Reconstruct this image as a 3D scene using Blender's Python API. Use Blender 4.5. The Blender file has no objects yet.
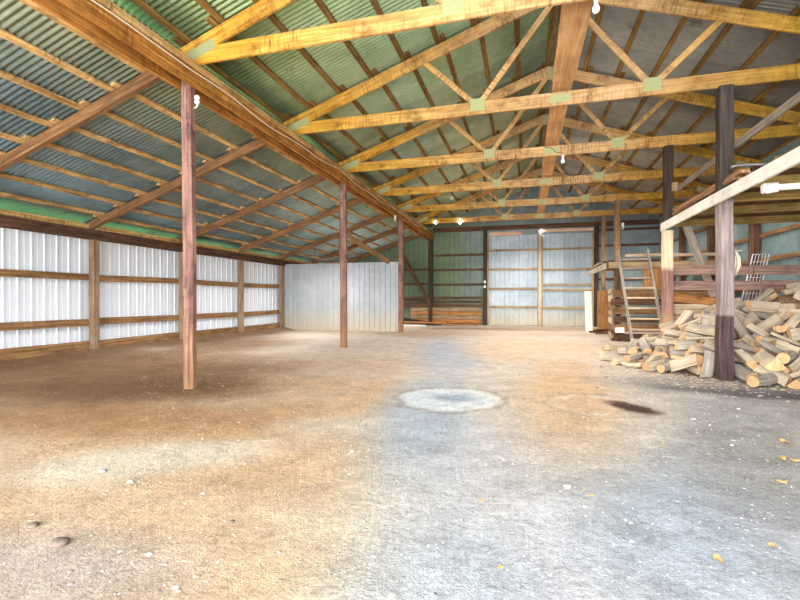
import bpy, bmesh, math, random
from mathutils import Vector, Matrix, noise
R = random.Random(7)
SC = bpy.context.scene
COL = SC.collection
PI = math.pi
T = [4.645 + 2.44 * k for k in range(7)]          # the bays of the barn
XL, XH, XC, XP, XR = -8.6, -4.02, 0.5, 2.6, 5.03   # wall, header, ridge, right posts, right wall
CAM_Z = 1.10
CAM_YAW = 0.2742
ORD = ['first', 'second', 'third', 'fourth', 'fifth', 'sixth', 'seventh', 'eighth', 'ninth', 'tenth', 'eleventh', 'twelfth']

# ------------------------------------------------------------------ helpers
def lin(c):
    r = []
    for v in c:
        v /= 255.0
        r.append(v / 12.92 if v <= 0.04045 else ((v + 0.055) / 1.055) ** 2.4)
    return tuple(r) + (1.0,)

def wloc(o):
    v = Vector(o.location)
    while o.parent:
        o = o.parent
        v += o.location
    return v

def new_bm():
    bm = bmesh.new()
    bm.loops.layers.uv.new('UVMap')
    return bm

def obj(name, bm, mats, parent=None, smooth=False):
    """links one mesh; built in world coordinates, origin moved to the base centre"""
    if not isinstance(mats, (list, tuple)):
        mats = [mats]
    bm.verts.ensure_lookup_table()
    xs = [v.co.x for v in bm.verts]; ys = [v.co.y for v in bm.verts]; zs = [v.co.z for v in bm.verts]
    o0 = Vector(((min(xs) + max(xs)) / 2, (min(ys) + max(ys)) / 2, min(zs)))
    bmesh.ops.translate(bm, verts=bm.verts, vec=-o0)
    me = bpy.data.meshes.new(name)
    bm.to_mesh(me); bm.free()
    for m in mats:
        me.materials.append(m)
    if smooth:
        for p in me.polygons:
            p.use_smooth = True
    o = bpy.data.objects.new(name, me)
    COL.objects.link(o)
    if parent is not None:
        o.parent = parent
        o.location = o0 - wloc(parent)
    else:
        o.location = o0
    return o

def tag(o, label, cat, group=None):
    o['label'] = label
    o['category'] = cat
    if group:
        o['group'] = group
    return o

def thing(name, label, cat, loc=(0, 0, 0), group=None):
    o = bpy.data.objects.new(name, None)
    COL.objects.link(o)
    o.location = loc
    o.empty_display_size = 0.2
    return tag(o, label, cat, group)

def struct(o):
    o['kind'] = 'structure'
    return o

def beam(bm, a, b, w, t, up=(0, 0, 1), ch=0.006, seg=0.5, jit=0.003, mi=0, wend=None):
    """a sawn timber from a to b: chamfered section, slightly uneven, uv in metres along the grain"""
    uvl = bm.loops.layers.uv.active
    a = Vector(a); b = Vector(b)
    d = b - a; L = d.length; d.normalize()
    up = Vector(up)
    s = d.cross(up)
    if s.length < 1e-4:
        up = Vector((0, 1, 0)); s = d.cross(up)
    s.normalize(); u = s.cross(d)
    n = max(1, int(round(L / seg)))
    rings = []
    for i in range(n + 1):
        k = i / n
        ww = w if wend is None else w + (wend - w) * k
        hw, ht = ww / 2, t / 2
        c = min(ch, hw * .6, ht * .6)
        pts = [(-hw + c, -ht), (hw - c, -ht), (hw, -ht + c), (hw, ht - c), (hw - c, ht), (-hw + c, ht), (-hw, ht - c), (-hw, -ht + c)]
        off = s * R.uniform(-jit, jit) + u * R.uniform(-jit, jit)
        cen = a + d * (L * k) + (off if 0 < i < n else Vector())
        rings.append([bm.verts.new(cen + s * (x + R.uniform(-jit, jit) * .4) + u * (y + R.uniform(-jit, jit) * .4)) for x, y in pts])
    per = [0]
    hw, ht = w / 2, t / 2
    P = [(-hw + ch, -ht), (hw - ch, -ht), (hw, -ht + ch), (hw, ht - ch), (hw - ch, ht), (-hw + ch, ht), (-hw, ht - ch), (-hw, -ht + ch)]
    for i in range(8):
        x0, y0 = P[i]; x1, y1 = P[(i + 1) % 8]
        per.append(per[-1] + math.hypot(x1 - x0, y1 - y0))
    ou, ov = R.uniform(0, 40), R.uniform(0, 40)
    for i in range(n):
        for j in range(8):
            j2 = (j + 1) % 8
            f = bm.faces.new((rings[i][j], rings[i][j2], rings[i + 1][j2], rings[i + 1][j]))
            f.material_index = mi
            u0, u1 = ou + L * i / n, ou + L * (i + 1) / n
            for lp, uv in zip(f.loops, ((u0, ov + per[j]), (u0, ov + per[j + 1]), (u1, ov + per[j + 1]), (u1, ov + per[j]))):
                lp[uvl].uv = uv
    for ring, flip, uu in ((rings[0], True, ou), (rings[-1], False, ou + L)):
        f = bm.faces.new(ring[::-1] if flip else ring)
        f.material_index = mi
        idx = list(range(8))[::-1] if flip else list(range(8))
        for lp, q in zip(f.loops, idx):
            lp[uvl].uv = (uu + P[q][1] * .1, ov + P[q][0])
    return bm

def timber(name, a, b, w, t, mat, parent=None, up=(0, 0, 1), **k):
    bm = new_bm()
    beam(bm, a, b, w, t, up, **k)
    return obj(name, bm, mat, parent)

def tube(bm, pts, r, n=8, mi=0, cap=True):
    uvl = bm.loops.layers.uv.active
    pts = [Vector(p) for p in pts]
    rings = []
    pu = None
    for i, p in enumerate(pts):
        d = (pts[min(i + 1, len(pts) - 1)] - pts[max(i - 1, 0)]).normalized()
        if pu is None:
            pu = d.orthogonal().normalized()
        else:
            pu = (pu - d * pu.dot(d))
            pu = pu.normalized() if pu.length > 1e-5 else d.orthogonal().normalized()
        v = d.cross(pu)
        rr = r[i] if isinstance(r, (list, tuple)) else r
        rings.append([bm.verts.new(p + (pu * math.cos(2 * PI * j / n) + v * math.sin(2 * PI * j / n)) * rr) for j in range(n)])
    for i in range(len(pts) - 1):
        for j in range(n):
            f = bm.faces.new((rings[i][j], rings[i][(j + 1) % n], rings[i + 1][(j + 1) % n], rings[i + 1][j]))
            f.material_index = mi
            f.smooth = True
    if cap:
        for rg in (rings[0][::-1], rings[-1]):
            f = bm.faces.new(rg); f.material_index = mi
    return bm

def lathe(bm, c, prof, n=16, mi=0):
    """profile of (radius, z) around the vertical through c"""
    c = Vector(c)
    rings = [[bm.verts.new(c + Vector((r * math.cos(2 * PI * j / n), r * math.sin(2 * PI * j / n), z))) for j in range(n)] for r, z in prof]
    for i in range(len(prof) - 1):
        for j in range(n):
            f = bm.faces.new((rings[i][j], rings[i][(j + 1) % n], rings[i + 1][(j + 1) % n], rings[i + 1][j]))
            f.material_index = mi; f.smooth = True
    f = bm.faces.new(rings[0][::-1]); f.material_index = mi
    f = bm.faces.new(rings[-1]); f.material_index = mi
    return bm

# ------------------------------------------------------------------ materials
def mat_base(name):
    m = bpy.data.materials.new(name)
    m.use_nodes = True
    nt = m.node_tree
    bs = nt.nodes['Principled BSDF']
    return m, nt, bs

class N:
    """tiny node builder"""
    def __init__(s, nt): s.nt = nt
    def add(s, t, **kw):
        n = s.nt.nodes.new(t)
        for k, v in kw.items():
            setattr(n, k, v)
        return n
    def link(s, a, b): s.nt.links.new(a, b)
    def val(s, inp, v):
        if hasattr(v, 'is_output'): s.link(v, inp)
        else: inp.default_value = v
    def math(s, op, a, b=0.0, c=None, clamp=False):
        n = s.add('ShaderNodeMath', operation=op); n.use_clamp = clamp
        s.val(n.inputs[0], a); s.val(n.inputs[1], b)
        if c is not None: s.val(n.inputs[2], c)
        return n.outputs[0]
    def noise(s, vec, scale, detail=4, rough=.6, dist=0.0):
        n = s.add('ShaderNodeTexNoise')
        s.link(vec, n.inputs['Vector']); n.inputs['Scale'].default_value = scale
        n.inputs['Detail'].default_value = detail; n.inputs['Roughness'].default_value = rough
        n.inputs['Distortion'].default_value = dist
        return n.outputs['Fac']
    def mapping(s, vec, scale=(1, 1, 1), loc=(0, 0, 0)):
        n = s.add('ShaderNodeMapping'); s.link(vec, n.inputs['Vector'])
        n.inputs['Scale'].default_value = scale; n.inputs['Location'].default_value = loc
        return n.outputs[0]
    def ramp(s, fac, stops):
        n = s.add('ShaderNodeValToRGB'); s.link(fac, n.inputs[0])
        cr = n.color_ramp
        while len(cr.elements) < len(stops): cr.elements.new(.5)
        for e, (p, c) in zip(cr.elements, stops):
            e.position = p; e.color = c if len(c) == 4 else tuple(c) + (1,)
        return n.outputs[0]
    def mix(s, fac, a, b, blend='MIX'):
        n = s.add('ShaderNodeMix', data_type='RGBA', blend_type=blend)
        s.val(n.inputs[0], fac); s.val(n.inputs[6], a); s.val(n.inputs[7], b)
        return n.outputs[2]
    def rng(s, v, a, b, c=0.0, d=1.0):
        n = s.add('ShaderNodeMapRange'); s.val(n.inputs[0], v)
        for i, q in enumerate((a, b, c, d)): n.inputs[i + 1].default_value = q
        return n.outputs[0]
    def bump(s, bs, h, strength=.3, dist=.01):
        n = s.add('ShaderNodeBump'); s.link(h, n.inputs['Height'])
        n.inputs['Strength'].default_value = strength; n.inputs['Distance'].default_value = dist
        s.link(n.outputs[0], bs.inputs['Normal'])

def wood(name, dark, mid, light, stain=None, amt=.4, drip=0.0, rough=.8, far=None, farx=(-3.2, 0.0), var=.25, lo=None, lo_h=(1, 1.1), hi=None, hi_h=2.45, moss=None, gw=1.0):
    m, nt, bs = mat_base(name); g = N(nt)
    uv = g.add('ShaderNodeUVMap').outputs[0]
    grain = g.noise(g.mapping(uv, (1.2, 26, 1)), 1.0, 5, .65, .4)
    c = g.ramp(grain, [(.28, lin(dark)), (.5, lin(mid)), (.72, lin(light))])
    pos = g.add('ShaderNodeNewGeometry').outputs['Position']
    if far is not None:
        x = g.add('ShaderNodeSeparateXYZ'); g.link(pos, x.inputs[0])
        fr = g.ramp(grain, [(.28, lin(far[0])), (.5, lin(far[1])), (.72, lin(far[2]))])
        w1 = g.rng(x.outputs[0], farx[0], farx[1]); w2 = g.rng(x.outputs[0], 1.6, 3.4, 1, 0)
        c = g.mix(g.math('MULTIPLY', w1, w2), c, fr)
        if moss is not None:
            c = g.mix(g.math('MULTIPLY', g.rng(x.outputs[0], 1.8, 3.6, 0, .75), g.rng(g.noise(pos, 3.0, 4, .7), .35, .6)), c, lin(moss))
    blot = g.noise(pos, 2.3, 4, .6)
    if stain is not None:
        st = g.noise(g.mapping(uv, (3.0, 4.0, 1)), 1.0, 4, .7)
        c = g.mix(g.math('MULTIPLY', g.rng(st, .5, .68), amt), c, lin(stain))
    if drip:
        dr = g.noise(g.mapping(uv, (30, 2.6, 1)), 1.0, 3, .7)
        pt = g.rng(g.noise(pos, 1.4, 3, .6), .4, .62)
        c = g.mix(g.math('MULTIPLY', g.math('MULTIPLY', g.rng(dr, .48, .66), pt), drip), c, lin(stain))
    if lo is not None:
        z = g.add('ShaderNodeSeparateXYZ'); g.link(pos, z.inputs[0])
        zz = g.math('ADD', z.outputs[2], g.math('MULTIPLY', blot, .1))
        lr = g.ramp(grain, [(.28, lin(lo[0])), (.5, lin(lo[1])), (.72, lin(lo[2]))])
        c = g.mix(g.rng(zz, lo_h[0] + .05, lo_h[1] + .05, 1, 0), c, lr)
    if hi is not None:
        z = g.add('ShaderNodeSeparateXYZ'); g.link(pos, z.inputs[0])
        hr = g.ramp(grain, [(.28, lin(hi[0])), (.5, lin(hi[1])), (.72, lin(hi[2]))])
        c = g.mix(g.rng(g.math('ADD', z.outputs[2], g.math('MULTIPLY', blot, .2)), hi_h + .05, hi_h + .15), c, hr)
    rnd = g.add('ShaderNodeObjectInfo').outputs['Random']
    b = g.math('ADD', g.rng(rnd, 0, 1, 1 - var, 1 + var), g.rng(blot, .3, .7, -.18, .18))
    hs = g.add('ShaderNodeHueSaturation'); g.link(c, hs.inputs['Color']); g.link(b, hs.inputs['Value'])
    g.link(hs.outputs[0], bs.inputs['Base Color'])
    bs.inputs['Roughness'].default_value = rough
    bs.inputs['Specular IOR Level'].default_value = .25
    g.bump(bs, grain, .35, .006)
    return m

def metal(name, c1, c2, dirt=None, dirt_h=(0, .5), seam_axis=None, seam=.9, rough=.45, metallic=.35, tint=None, tint_axis=1, tint_rng=(4, 10), scale=1.0, rust=None):
    m, nt, bs = mat_base(name); g = N(nt)
    pos = g.add('ShaderNodeNewGeometry').outputs['Position']
    sp = g.add('ShaderNodeSeparateXYZ'); g.link(pos, sp.inputs[0])
    n1 = g.noise(pos, .9 * scale, 4, .6)
    n2 = g.noise(pos, 9 * scale, 4, .7)
    f = g.math('ADD', g.math('MULTIPLY', n1, .7), g.math('MULTIPLY', n2, .3))
    c = g.ramp(f, [(.35, lin(c1)), (.62, lin(c2))])
    if tint is not None:
        t = g.ramp(f, [(.35, lin(tint[0])), (.62, lin(tint[1]))])
        c = g.mix(g.rng(sp.outputs[tint_axis], tint_rng[0], tint_rng[1], 1, 0), c, t)
    if seam_axis is not None:
        cell = g.math('FLOOR', g.math('DIVIDE', sp.outputs[seam_axis], seam))
        wn = g.add('ShaderNodeTexWhiteNoise', noise_dimensions='1D'); g.link(cell, wn.inputs['W'])
        c = g.mix(g.rng(wn.outputs['Value'], 0, 1, 0, .35), c, lin([v * .72 for v in c1]))
    if rust is not None:
        c = g.mix(g.rng(g.noise(pos, 2.2, 6, .7), .6, .7, 0, .55), c, lin(rust))
    if dirt is not None:
        dz = g.math('ADD', sp.outputs[2], g.math('MULTIPLY', g.math('SUBTRACT', n2, .5), .5))
        c = g.mix(g.rng(dz, dirt_h[0], dirt_h[1], .75, 0), c, lin(dirt))
    g.link(c, bs.inputs['Base Color'])
    bs.inputs['Metallic'].default_value = metallic
    bs.inputs['Roughness'].default_value = rough
    return m

def plain(name, c, rough=.6, metallic=0.0, emit=0.0, var=0.06):
    m, nt, bs = mat_base(name); g = N(nt)
    pos = g.add('ShaderNodeTexCoord').outputs['Object']
    n = g.noise(pos, 30, 3, .6)
    col = g.ramp(n, [(.3, lin([v * (1 - var) for v in c])), (.7, lin([min(255, v * (1 + var)) for v in c]))])
    g.link(col, bs.inputs['Base Color'])
    bs.inputs['Roughness'].default_value = rough
    bs.inputs['Metallic'].default_value = metallic
    if emit:
        bs.inputs['Emission Color'].default_value = lin(c)
        bs.inputs['Emission Strength'].default_value = emit
    return m

M = {}
TAN = ((182, 132, 78), (208, 168, 116), (226, 194, 148))
M['truss'] = wood('truss_wood', (150, 94, 26), (204, 152, 54), (230, 192, 92), stain=(112, 62, 22), amt=.7, drip=.95, far=TAN, moss=(140, 118, 48), var=.06)
M['header'] = wood('header_wood', (104, 62, 22), (176, 116, 50), (222, 168, 88), stain=(78, 46, 22), amt=.5, drip=.6, var=.16)
M['rafter'] = wood('rafter_wood', (86, 58, 36), (134, 96, 62), (176, 136, 92), stain=(66, 44, 30), amt=.4, var=.12)
M['purlin'] = wood('purlin_wood', (138, 100, 52), (208, 166, 104), (240, 212, 158), stain=(90, 62, 32), amt=.6, drip=.7, var=.15)
M['purlin_main'] = wood('main_purlin_wood', (86, 64, 30), (128, 98, 50), (170, 136, 76), stain=(66, 46, 24), amt=.6, var=.18)
M['post'] = wood('post_wood', (104, 72, 62), (148, 110, 98), (182, 146, 132), stain=(80, 54, 58), amt=.85, drip=.35, var=.08, lo=((104, 72, 50), (152, 112, 82), (190, 150, 114)), lo_h=(.1, 1.1))
M['dark_post'] = wood('dark_post_wood', (46, 36, 32), (72, 58, 50), (104, 86, 72), var=.1)
M['wall_post'] = wood('wall_post_wood', (112, 90, 68), (152, 126, 100), (184, 160, 130), stain=(100, 78, 58), amt=.4, var=.08)
M['grey_post'] = wood('grey_purple_wood', (104, 88, 86), (150, 132, 130), (188, 172, 166), stain=(112, 84, 80), amt=.5, var=.04, lo=((48, 34, 40), (82, 62, 64), (120, 94, 84)), lo_h=(.86, .9), hi=((44, 38, 38), (74, 64, 60), (108, 96, 88)))
M['post_far'] = wood('brown_post_wood', (100, 76, 52), (142, 112, 80), (178, 148, 110), stain=(88, 60, 40), amt=.5, var=.08)
M['split_post'] = wood('two_tone_post_wood', (104, 74, 76), (150, 110, 104), (194, 150, 128), var=.03, lo=((168, 112, 66), (208, 160, 104), (236, 198, 146)), lo_h=(.45, .95), hi=((206, 178, 138), (232, 210, 174), (246, 230, 200)), hi_h=1.66)
M['painted'] = wood('white_painted_wood', (240, 232, 216), (250, 244, 232), (254, 251, 245), stain=(222, 208, 184), amt=.3, var=.03)
M['grey_board'] = wood('weathered_grey_wood', (112, 102, 92), (156, 144, 130), (190, 178, 162), stain=(92, 80, 70), amt=.4, var=.12)
M['rail'] = wood('red_weathered_wood', (116, 86, 78), (160, 126, 114), (200, 170, 154), stain=(104, 78, 78), amt=.6, var=.12)
M['orange_plank'] = wood('orange_plank_wood', (130, 78, 40), (182, 122, 70), (216, 162, 104), stain=(94, 56, 30), amt=.5, var=.12)
M['pale_plank'] = wood('pale_plank_wood', (160, 134, 104), (202, 178, 146), (228, 208, 178), stain=(148, 120, 88), amt=.4, var=.12)
M['girt'] = wood('girt_wood', (96, 68, 42), (142, 106, 70), (180, 144, 100), stain=(76, 50, 30), amt=.5, var=.12)
M['dark_girt'] = wood('dark_girt_wood', (58, 40, 30), (96, 68, 52), (136, 102, 78), stain=(46, 30, 22), amt=.5, var=.2)
M['tan_girt'] = wood('tan_girt_wood', (128, 104, 76), (172, 146, 112), (202, 178, 144), stain=(116, 86, 58), amt=.5, var=.12)
M['joist'] = wood('loft_joist_wood', (92, 70, 36), (140, 110, 62), (182, 154, 96), stain=(118, 118, 48), amt=.7, var=.25)
M['walk'] = wood('walk_board_wood', (176, 126, 76), (202, 154, 104), (222, 184, 136), stain=(158, 108, 62), amt=.3, var=.06)
M['osb'] = wood('osb_wood', (150, 98, 52), (186, 132, 80), (212, 166, 112), stain=(128, 80, 42), amt=.6, drip=.5, var=.05)
M['lumber'] = wood('lumber_wood', (116, 78, 50), (164, 122, 86), (208, 172, 132), stain=(90, 58, 38), amt=.4, var=.2)

M['white_metal'] = metal('white_wall_metal', (224, 231, 242), (236, 242, 250), dirt=(176, 160, 138), dirt_h=(-.15, .22), rough=.4, metallic=0.0)
M['silver'] = metal('silver_partition_metal', (168, 175, 182), (204, 209, 214), dirt=(206, 190, 160), dirt_h=(0, .9), seam_axis=0, seam=.9, rough=.45, metallic=.2)
M['back'] = metal('back_wall_metal', (120, 138, 140), (158, 172, 174), dirt=(150, 120, 84), dirt_h=(0, .5), seam_axis=0, seam=.92, rough=.5, metallic=.15, tint=((88, 108, 78), (116, 136, 100)), tint_axis=0, tint_rng=(-3.2, -1.0))
M['door'] = metal('door_metal', (154, 172, 184), (198, 210, 218), dirt=(200, 182, 146), dirt_h=(.0, .95), seam_axis=0, seam=.74, rough=.5, metallic=.15)
M['corr'] = metal('right_wall_metal', (112, 136, 136), (160, 180, 178), seam_axis=1, seam=.66, rough=.45, metallic=.3, rust=(110, 120, 80))
M['roof_l'] = metal('left_roof_metal', (120, 136, 114), (172, 186, 160), seam_axis=1, seam=.66, rough=.3, metallic=.82, tint=((134, 172, 122), (184, 214, 168)), tint_axis=1, tint_rng=(5, 10), rust=(90, 88, 60))
M['roof_r'] = metal('right_roof_metal', (116, 122, 120), (164, 168, 162), seam_axis=1, seam=.66, rough=.36, metallic=.8, rust=(92, 76, 62))
M['roof_lean'] = metal('lean_roof_metal', (122, 150, 158), (170, 196, 202), seam_axis=1, seam=.66, rough=.3, metallic=.82, rust=(90, 92, 70), tint=((126, 136, 98), (168, 178, 134)), tint_axis=0, tint_rng=(-4.2, -6.0))
M['plate'] = plain('gusset_metal', (178, 182, 132), .5, .3)
M['cable_white'] = plain('white_cable', (232, 222, 200), .5)
M['white_plastic'] = plain('white_plastic', (240, 240, 236), .4)
M['bulb'] = plain('frosted_bulb', (244, 244, 238), .3, emit=.6)
M['bulb_lit'] = plain('lit_bulb', (236, 244, 255), .3, emit=22)
M['steel'] = plain('grey_steel', (150, 150, 152), .4, .7)
M['pink'] = wood('pale_pink', (200, 140, 110), (236, 192, 160), (250, 224, 200), var=.05)  # pink of the light in the door gap, also on the lamp rod
M['wire'] = plain('white_wire', (214, 214, 222), .4, .2)
M['rope'] = plain('frayed_rope', (214, 202, 184), .9)
M['black_tarp'] = plain('black_scrap', (30, 28, 28), .6)

# ------------------------------------------------------------------ ground
def sstep(a, b, x):
    t = max(0, min(1, (x - a) / (b - a)))
    return t * t * (3 - 2 * t)

def heap_z(x, y):
    """height of the bark and debris bank under the firewood"""
    if x < 1.4 or y < 6.6: return 0.0
    pts = ((1.5, 0), (2.2, .12), (2.7, .46), (3.5, .64), (4.2, 1.16), (5.2, 1.4))
    H = 0
    for (x0, h0), (x1, h1) in zip(pts, pts[1:]):
        if x0 <= x <= x1: H = h0 + (h1 - h0) * (x - x0) / (x1 - x0)
    k = max(0, min(1, (y - 7.2) / 1.8))
    if x < 2.7: k *= sstep(10.9, 9.6, y)
    elif y > 9.45: k *= sstep(9.9, 9.45, y)
    return H * k

def ground_z(x, y):
    p = Vector((x, y, 0))
    z = .018 * noise.noise(p * .6) + .010 * noise.noise(p * 2.1) + .004 * noise.noise(p * 6.5)
    if abs(x - XH) < .5: z *= .6
    z += .10 * sstep(-7.9, -8.6, x) * sstep(3, 7, y)
    return z

def ground_colour(x, y):
    """colour of the dirt: orange clay, pale dust, grey gravel, charcoal and bark; light falloff painted brown at left"""
    p = Vector((x, y, 0))
    n = noise.noise(p * .55) * .6 + noise.noise(p * 1.7 + Vector((9, 2, 0))) * .4
    n2 = noise.noise(p * .9 + Vector((31, 5, 0)))
    n3 = noise.noise(p * 5.5) * .6 + noise.noise(p * 13) * .4
    orange = Vector((212, 176, 144)); cream = Vector((228, 213, 199)); grey = Vector((202, 197, 201))
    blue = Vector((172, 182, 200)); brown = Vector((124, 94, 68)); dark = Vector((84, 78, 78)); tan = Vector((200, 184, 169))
    def mix(a, b, k): return a + (b - a) * max(0, min(1, k))
    def blob(cx, cy, rx, ry, ang=0, soft=.6, wob=.35):
        dx, dy = x - cx, y - cy
        ca, sa = math.cos(ang), math.sin(ang)
        u, v = (dx * ca + dy * sa) / rx, (-dx * sa + dy * ca) / ry
        return sstep(1 + soft, 1 - soft, math.hypot(u, v) + wob * n)
    c = mix(tan, cream, .35 + .8 * n)
    bx = -.45 - .17 * y                                # edge between the clay and the grey gravel
    left = sstep(bx + .25, bx - .5, x + .45 * n) * sstep(9.5, 4.5, y)
    c = mix(c, orange, left * (.85 + .6 * n2))
    c = mix(c, Vector((188, 142, 104)), left * .85 * blob(-3.6, 3.3, 1.7, .55, .2))
    c = mix(c, cream, .85 * blob(-2.5, 2.5, .75, .32, .6))
    c = mix(c, cream, .6 * blob(-1.6, 3.6, .5, .3, .3))
    c = mix(c, Vector((186, 172, 170)), .75 * blob(-1.9, 1.35, .6, .3, .1))
    right = sstep(bx - .1, bx + .7, x + .3 * n) * sstep(5.5, 2.6, y)
    c = mix(c, grey, right * .9)
    c = mix(c, blue, .8 * blob(-.95, 4.2, .42, 1.6, .2, .7))
    c = mix(c, blue, .7 * blob(-1.6, 9.2, .55, 3.2, .2, .7))
    c = mix(c, blue, .75 * blob(.75, 2.5, .55, 1.0, -.25, .7))
    c = mix(c, blue, .5 * blob(-.3, 1.7, .35, .5, .1, .7))
    c = mix(c, Vector((214, 174, 134)), .8 * blob(.5, 5.8, .5, 2.4, -.06, .7))
    c = mix(c, Vector((214, 180, 142)), .6 * blob(.4, 10.5, 1.6, 2.2))
    c = mix(c, Vector((158, 154, 154)), .8 * blob(1.6, 4.0, .45, 1.7, -.3, .6))
    c = mix(c, Vector((176, 172, 176)), .6 * blob(2.3, 5.4, 1.0, 1.0))
    c = mix(c, brown, .9 * blob(-6.2, 5.4, 2.4, 1.9, 0, .7))  # light falling off toward the left wall, painted brown here and just below
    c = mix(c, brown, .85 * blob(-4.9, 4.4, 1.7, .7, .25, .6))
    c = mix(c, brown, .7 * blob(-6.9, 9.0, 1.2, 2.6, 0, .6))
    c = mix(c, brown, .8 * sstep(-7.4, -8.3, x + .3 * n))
    c = mix(c, Vector((182, 158, 130)), .6 * blob(-3.0, 14.6, 5.6, 1.6))
    c = mix(c, brown, .6 * blob(-1.5, 16.8, 2.2, .7))
    c = mix(c, Vector((160, 132, 106)), .7 * blob(1.6, 17.6, 4, 1.2))
    # two old rings of pale grit, a bark stain, charcoal by the firewood
    for cx, cy, r0, k in ((-.80, 4.9, .50, .95), (.70, 5.03, .44, .55)):
        d = math.hypot(x - cx, (y - cy) / 1.05) + .14 * n + .13 * n3
        if k > .9:
            c = mix(c, Vector((226, 230, 236)), k * .8 * sstep(r0 + .05, r0 - .03, d))
            c = mix(c, Vector((150, 162, 178)), .8 * blob(cx + .02, cy + .1, .22, .2, 0, .7))
        c = mix(c, Vector((232, 228, 222)), k * .8 * (.6 + n3) * sstep(.10, .02, abs(d - r0)))
        c = mix(c, Vector((150, 138, 126)), .5 * k * sstep(.05, .02, abs(d - r0 - .08)))
    c = mix(c, Vector((78, 58, 48)), .95 * blob(1.04 + .12 * n3, 5.0, .15, .30, .5, .5, .6))
    c = mix(c, dark, .85 * blob(2.75, 6.15, 1.2, .24, -.12, .5, .5))
    c = mix(c, Vector((134, 130, 130)), .6 * blob(2.2, 6.5, 1.2, .6))
    c = c * (1 + .10 * n3)
    c = mix(c, Vector((96, 128, 62)), sstep(-8.8, -9.2, x))     # grass outside the white wall
    hz = heap_z(x, y)
    if hz > 0: c = mix(c, Vector((120, 96, 76)), sstep(0, .2, hz) * .8)
    return c

def make_floor():
    bm = bmesh.new()
    cl = bm.verts.layers.float_color.new('dirt')
    def axis(a, b, fine0, fine1, sf, scoarse):
        v = [a]
        while v[-1] < b:
            v.append(v[-1] + (sf if fine0 <= v[-1] <= fine1 else scoarse))
        return v
    xs = axis(-14, 11, -5, 4.4, .045, .12)
    ys = axis(-7, 24, 0.8, 8.6, .045, .11)
    grid = []
    for y in ys:
        row = []
        for x in xs:
            v = bm.verts.new((x, y, ground_z(x, y)))
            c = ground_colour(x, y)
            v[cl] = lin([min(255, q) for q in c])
            row.append(v)
        grid.append(row)
    for a, b in zip(grid, grid[1:]):
        for i in range(len(a) - 1):
            f = bm.faces.new((a[i], a[i + 1], b[i + 1], b[i])); f.smooth = True
    me = bpy.data.meshes.new('floor'); bm.to_mesh(me); bm.free()
    m, nt, bs = mat_base('dirt_floor'); g = N(nt)
    at = g.add('ShaderNodeAttribute', attribute_name='dirt')
    pos = g.add('ShaderNodeNewGeometry').outputs['Position']
    n1 = g.noise(pos, 3.2, 6, .7); n2 = g.noise(pos, 22, 6, .75); n3 = g.noise(pos, 90, 3, .7)
    k = g.math('ADD', g.math('ADD', g.rng(n1, .3, .7, -.16, .14), g.rng(n2, .3, .7, -.3, .24)), g.rng(n3, .3, .7, -.24, .2))
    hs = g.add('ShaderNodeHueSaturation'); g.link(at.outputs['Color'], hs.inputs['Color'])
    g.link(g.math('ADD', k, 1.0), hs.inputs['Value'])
    ck = g.noise(g.mapping(pos, (1, 1, 1), (5, 3, 0)), 42, 5, .8)
    cr = g.rng(ck, .30, .44, .45, 0)
    vo = g.add('ShaderNodeTexVoronoi'); vo.inputs['Scale'].default_value = 16; g.link(pos, vo.inputs['Vector'])
    st = g.rng(vo.outputs['Distance'], .08, .2, 1, 0)
    pick = g.math('MULTIPLY', st, g.math('GREATER_THAN', g.noise(pos, 5.0, 2, .5), .56))
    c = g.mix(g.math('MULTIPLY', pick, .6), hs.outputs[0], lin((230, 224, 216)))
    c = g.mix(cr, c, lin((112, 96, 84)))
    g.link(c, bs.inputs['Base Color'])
    bs.inputs['Roughness'].default_value = .95
    bs.inputs['Specular IOR Level'].default_value = .1
    hh = g.math('ADD', g.math('ADD', g.math('MULTIPLY', n2, .6), g.math('MULTIPLY', n3, .25)), g.math('MULTIPLY', pick, .3))
    g.bump(bs, hh, .75, .035)
    me.materials.append(m)
    o = bpy.data.objects.new('floor', me); COL.objects.link(o)
    return struct(o)
make_floor()

# ------------------------------------------------------------------ sheet metal
def sheet(name, org, ax_len, ax_rib, nrm, L, H, prof, mat, hfun=None, parent=None):
    """profiled sheet: the profile repeats along ax_len, ribs run along ax_rib"""
    bm = new_bm()
    org, ax_len, ax_rib, nrm = Vector(org), Vector(ax_len).normalized(), Vector(ax_rib), Vector(nrm).normalized()
    ax_rib.normalize()
    pts = []
    s = 0.0
    pitch = prof[-1][0]
    while s < L - 1e-6:
        for q, d in prof[:-1]:
            if s + q <= L: pts.append((s + q, d))
        s += pitch
    pts.append((L, 0))
    rows = 5
    vs = []
    for q, d in pts:
        hh = H if hfun is None else hfun(q)
        vs.append([bm.verts.new(org + ax_len * q + ax_rib * (hh * r / rows) + nrm * d) for r in range(rows + 1)])
    for a, b in zip(vs, vs[1:]):
        for r in range(rows):
            bm.faces.new((a[r], b[r], b[r + 1], a[r + 1]))
    return obj(name, bm, mat, parent)

def corr(p, d, n=8):
    return [(p * i / n, d * math.sin(2 * PI * i / n)) for i in range(n)] + [(p, 0)]
RIB = [(0, 0), (.085, 0), (.087, .004), (.1, .004), (.102, 0), (.186, 0), (.196, .018), (.218, .018), (.229, 0)]
RIB9 = [(0, 0), (.13, 0), (.145, .02), (.175, .02), (.19, 0)]

SL = .345                       # roof pitch
YF, YB = -3.0, 19.6             # roof edges, unseen front drawn out past the camera to even the light
def main_top(x): return 5.84 - SL * abs(x - XC)         # top of the main top chords
def main_sheet(x): return main_top(x) + .065
def lean_bot(x): return 2.56 + .335 * (x + 8.4)         # underside of lean-to rafters
def lean_sheet(x): return lean_bot(x) + .14 + .065
th = math.atan(SL)
CORR = corr(.076, .014)
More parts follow.
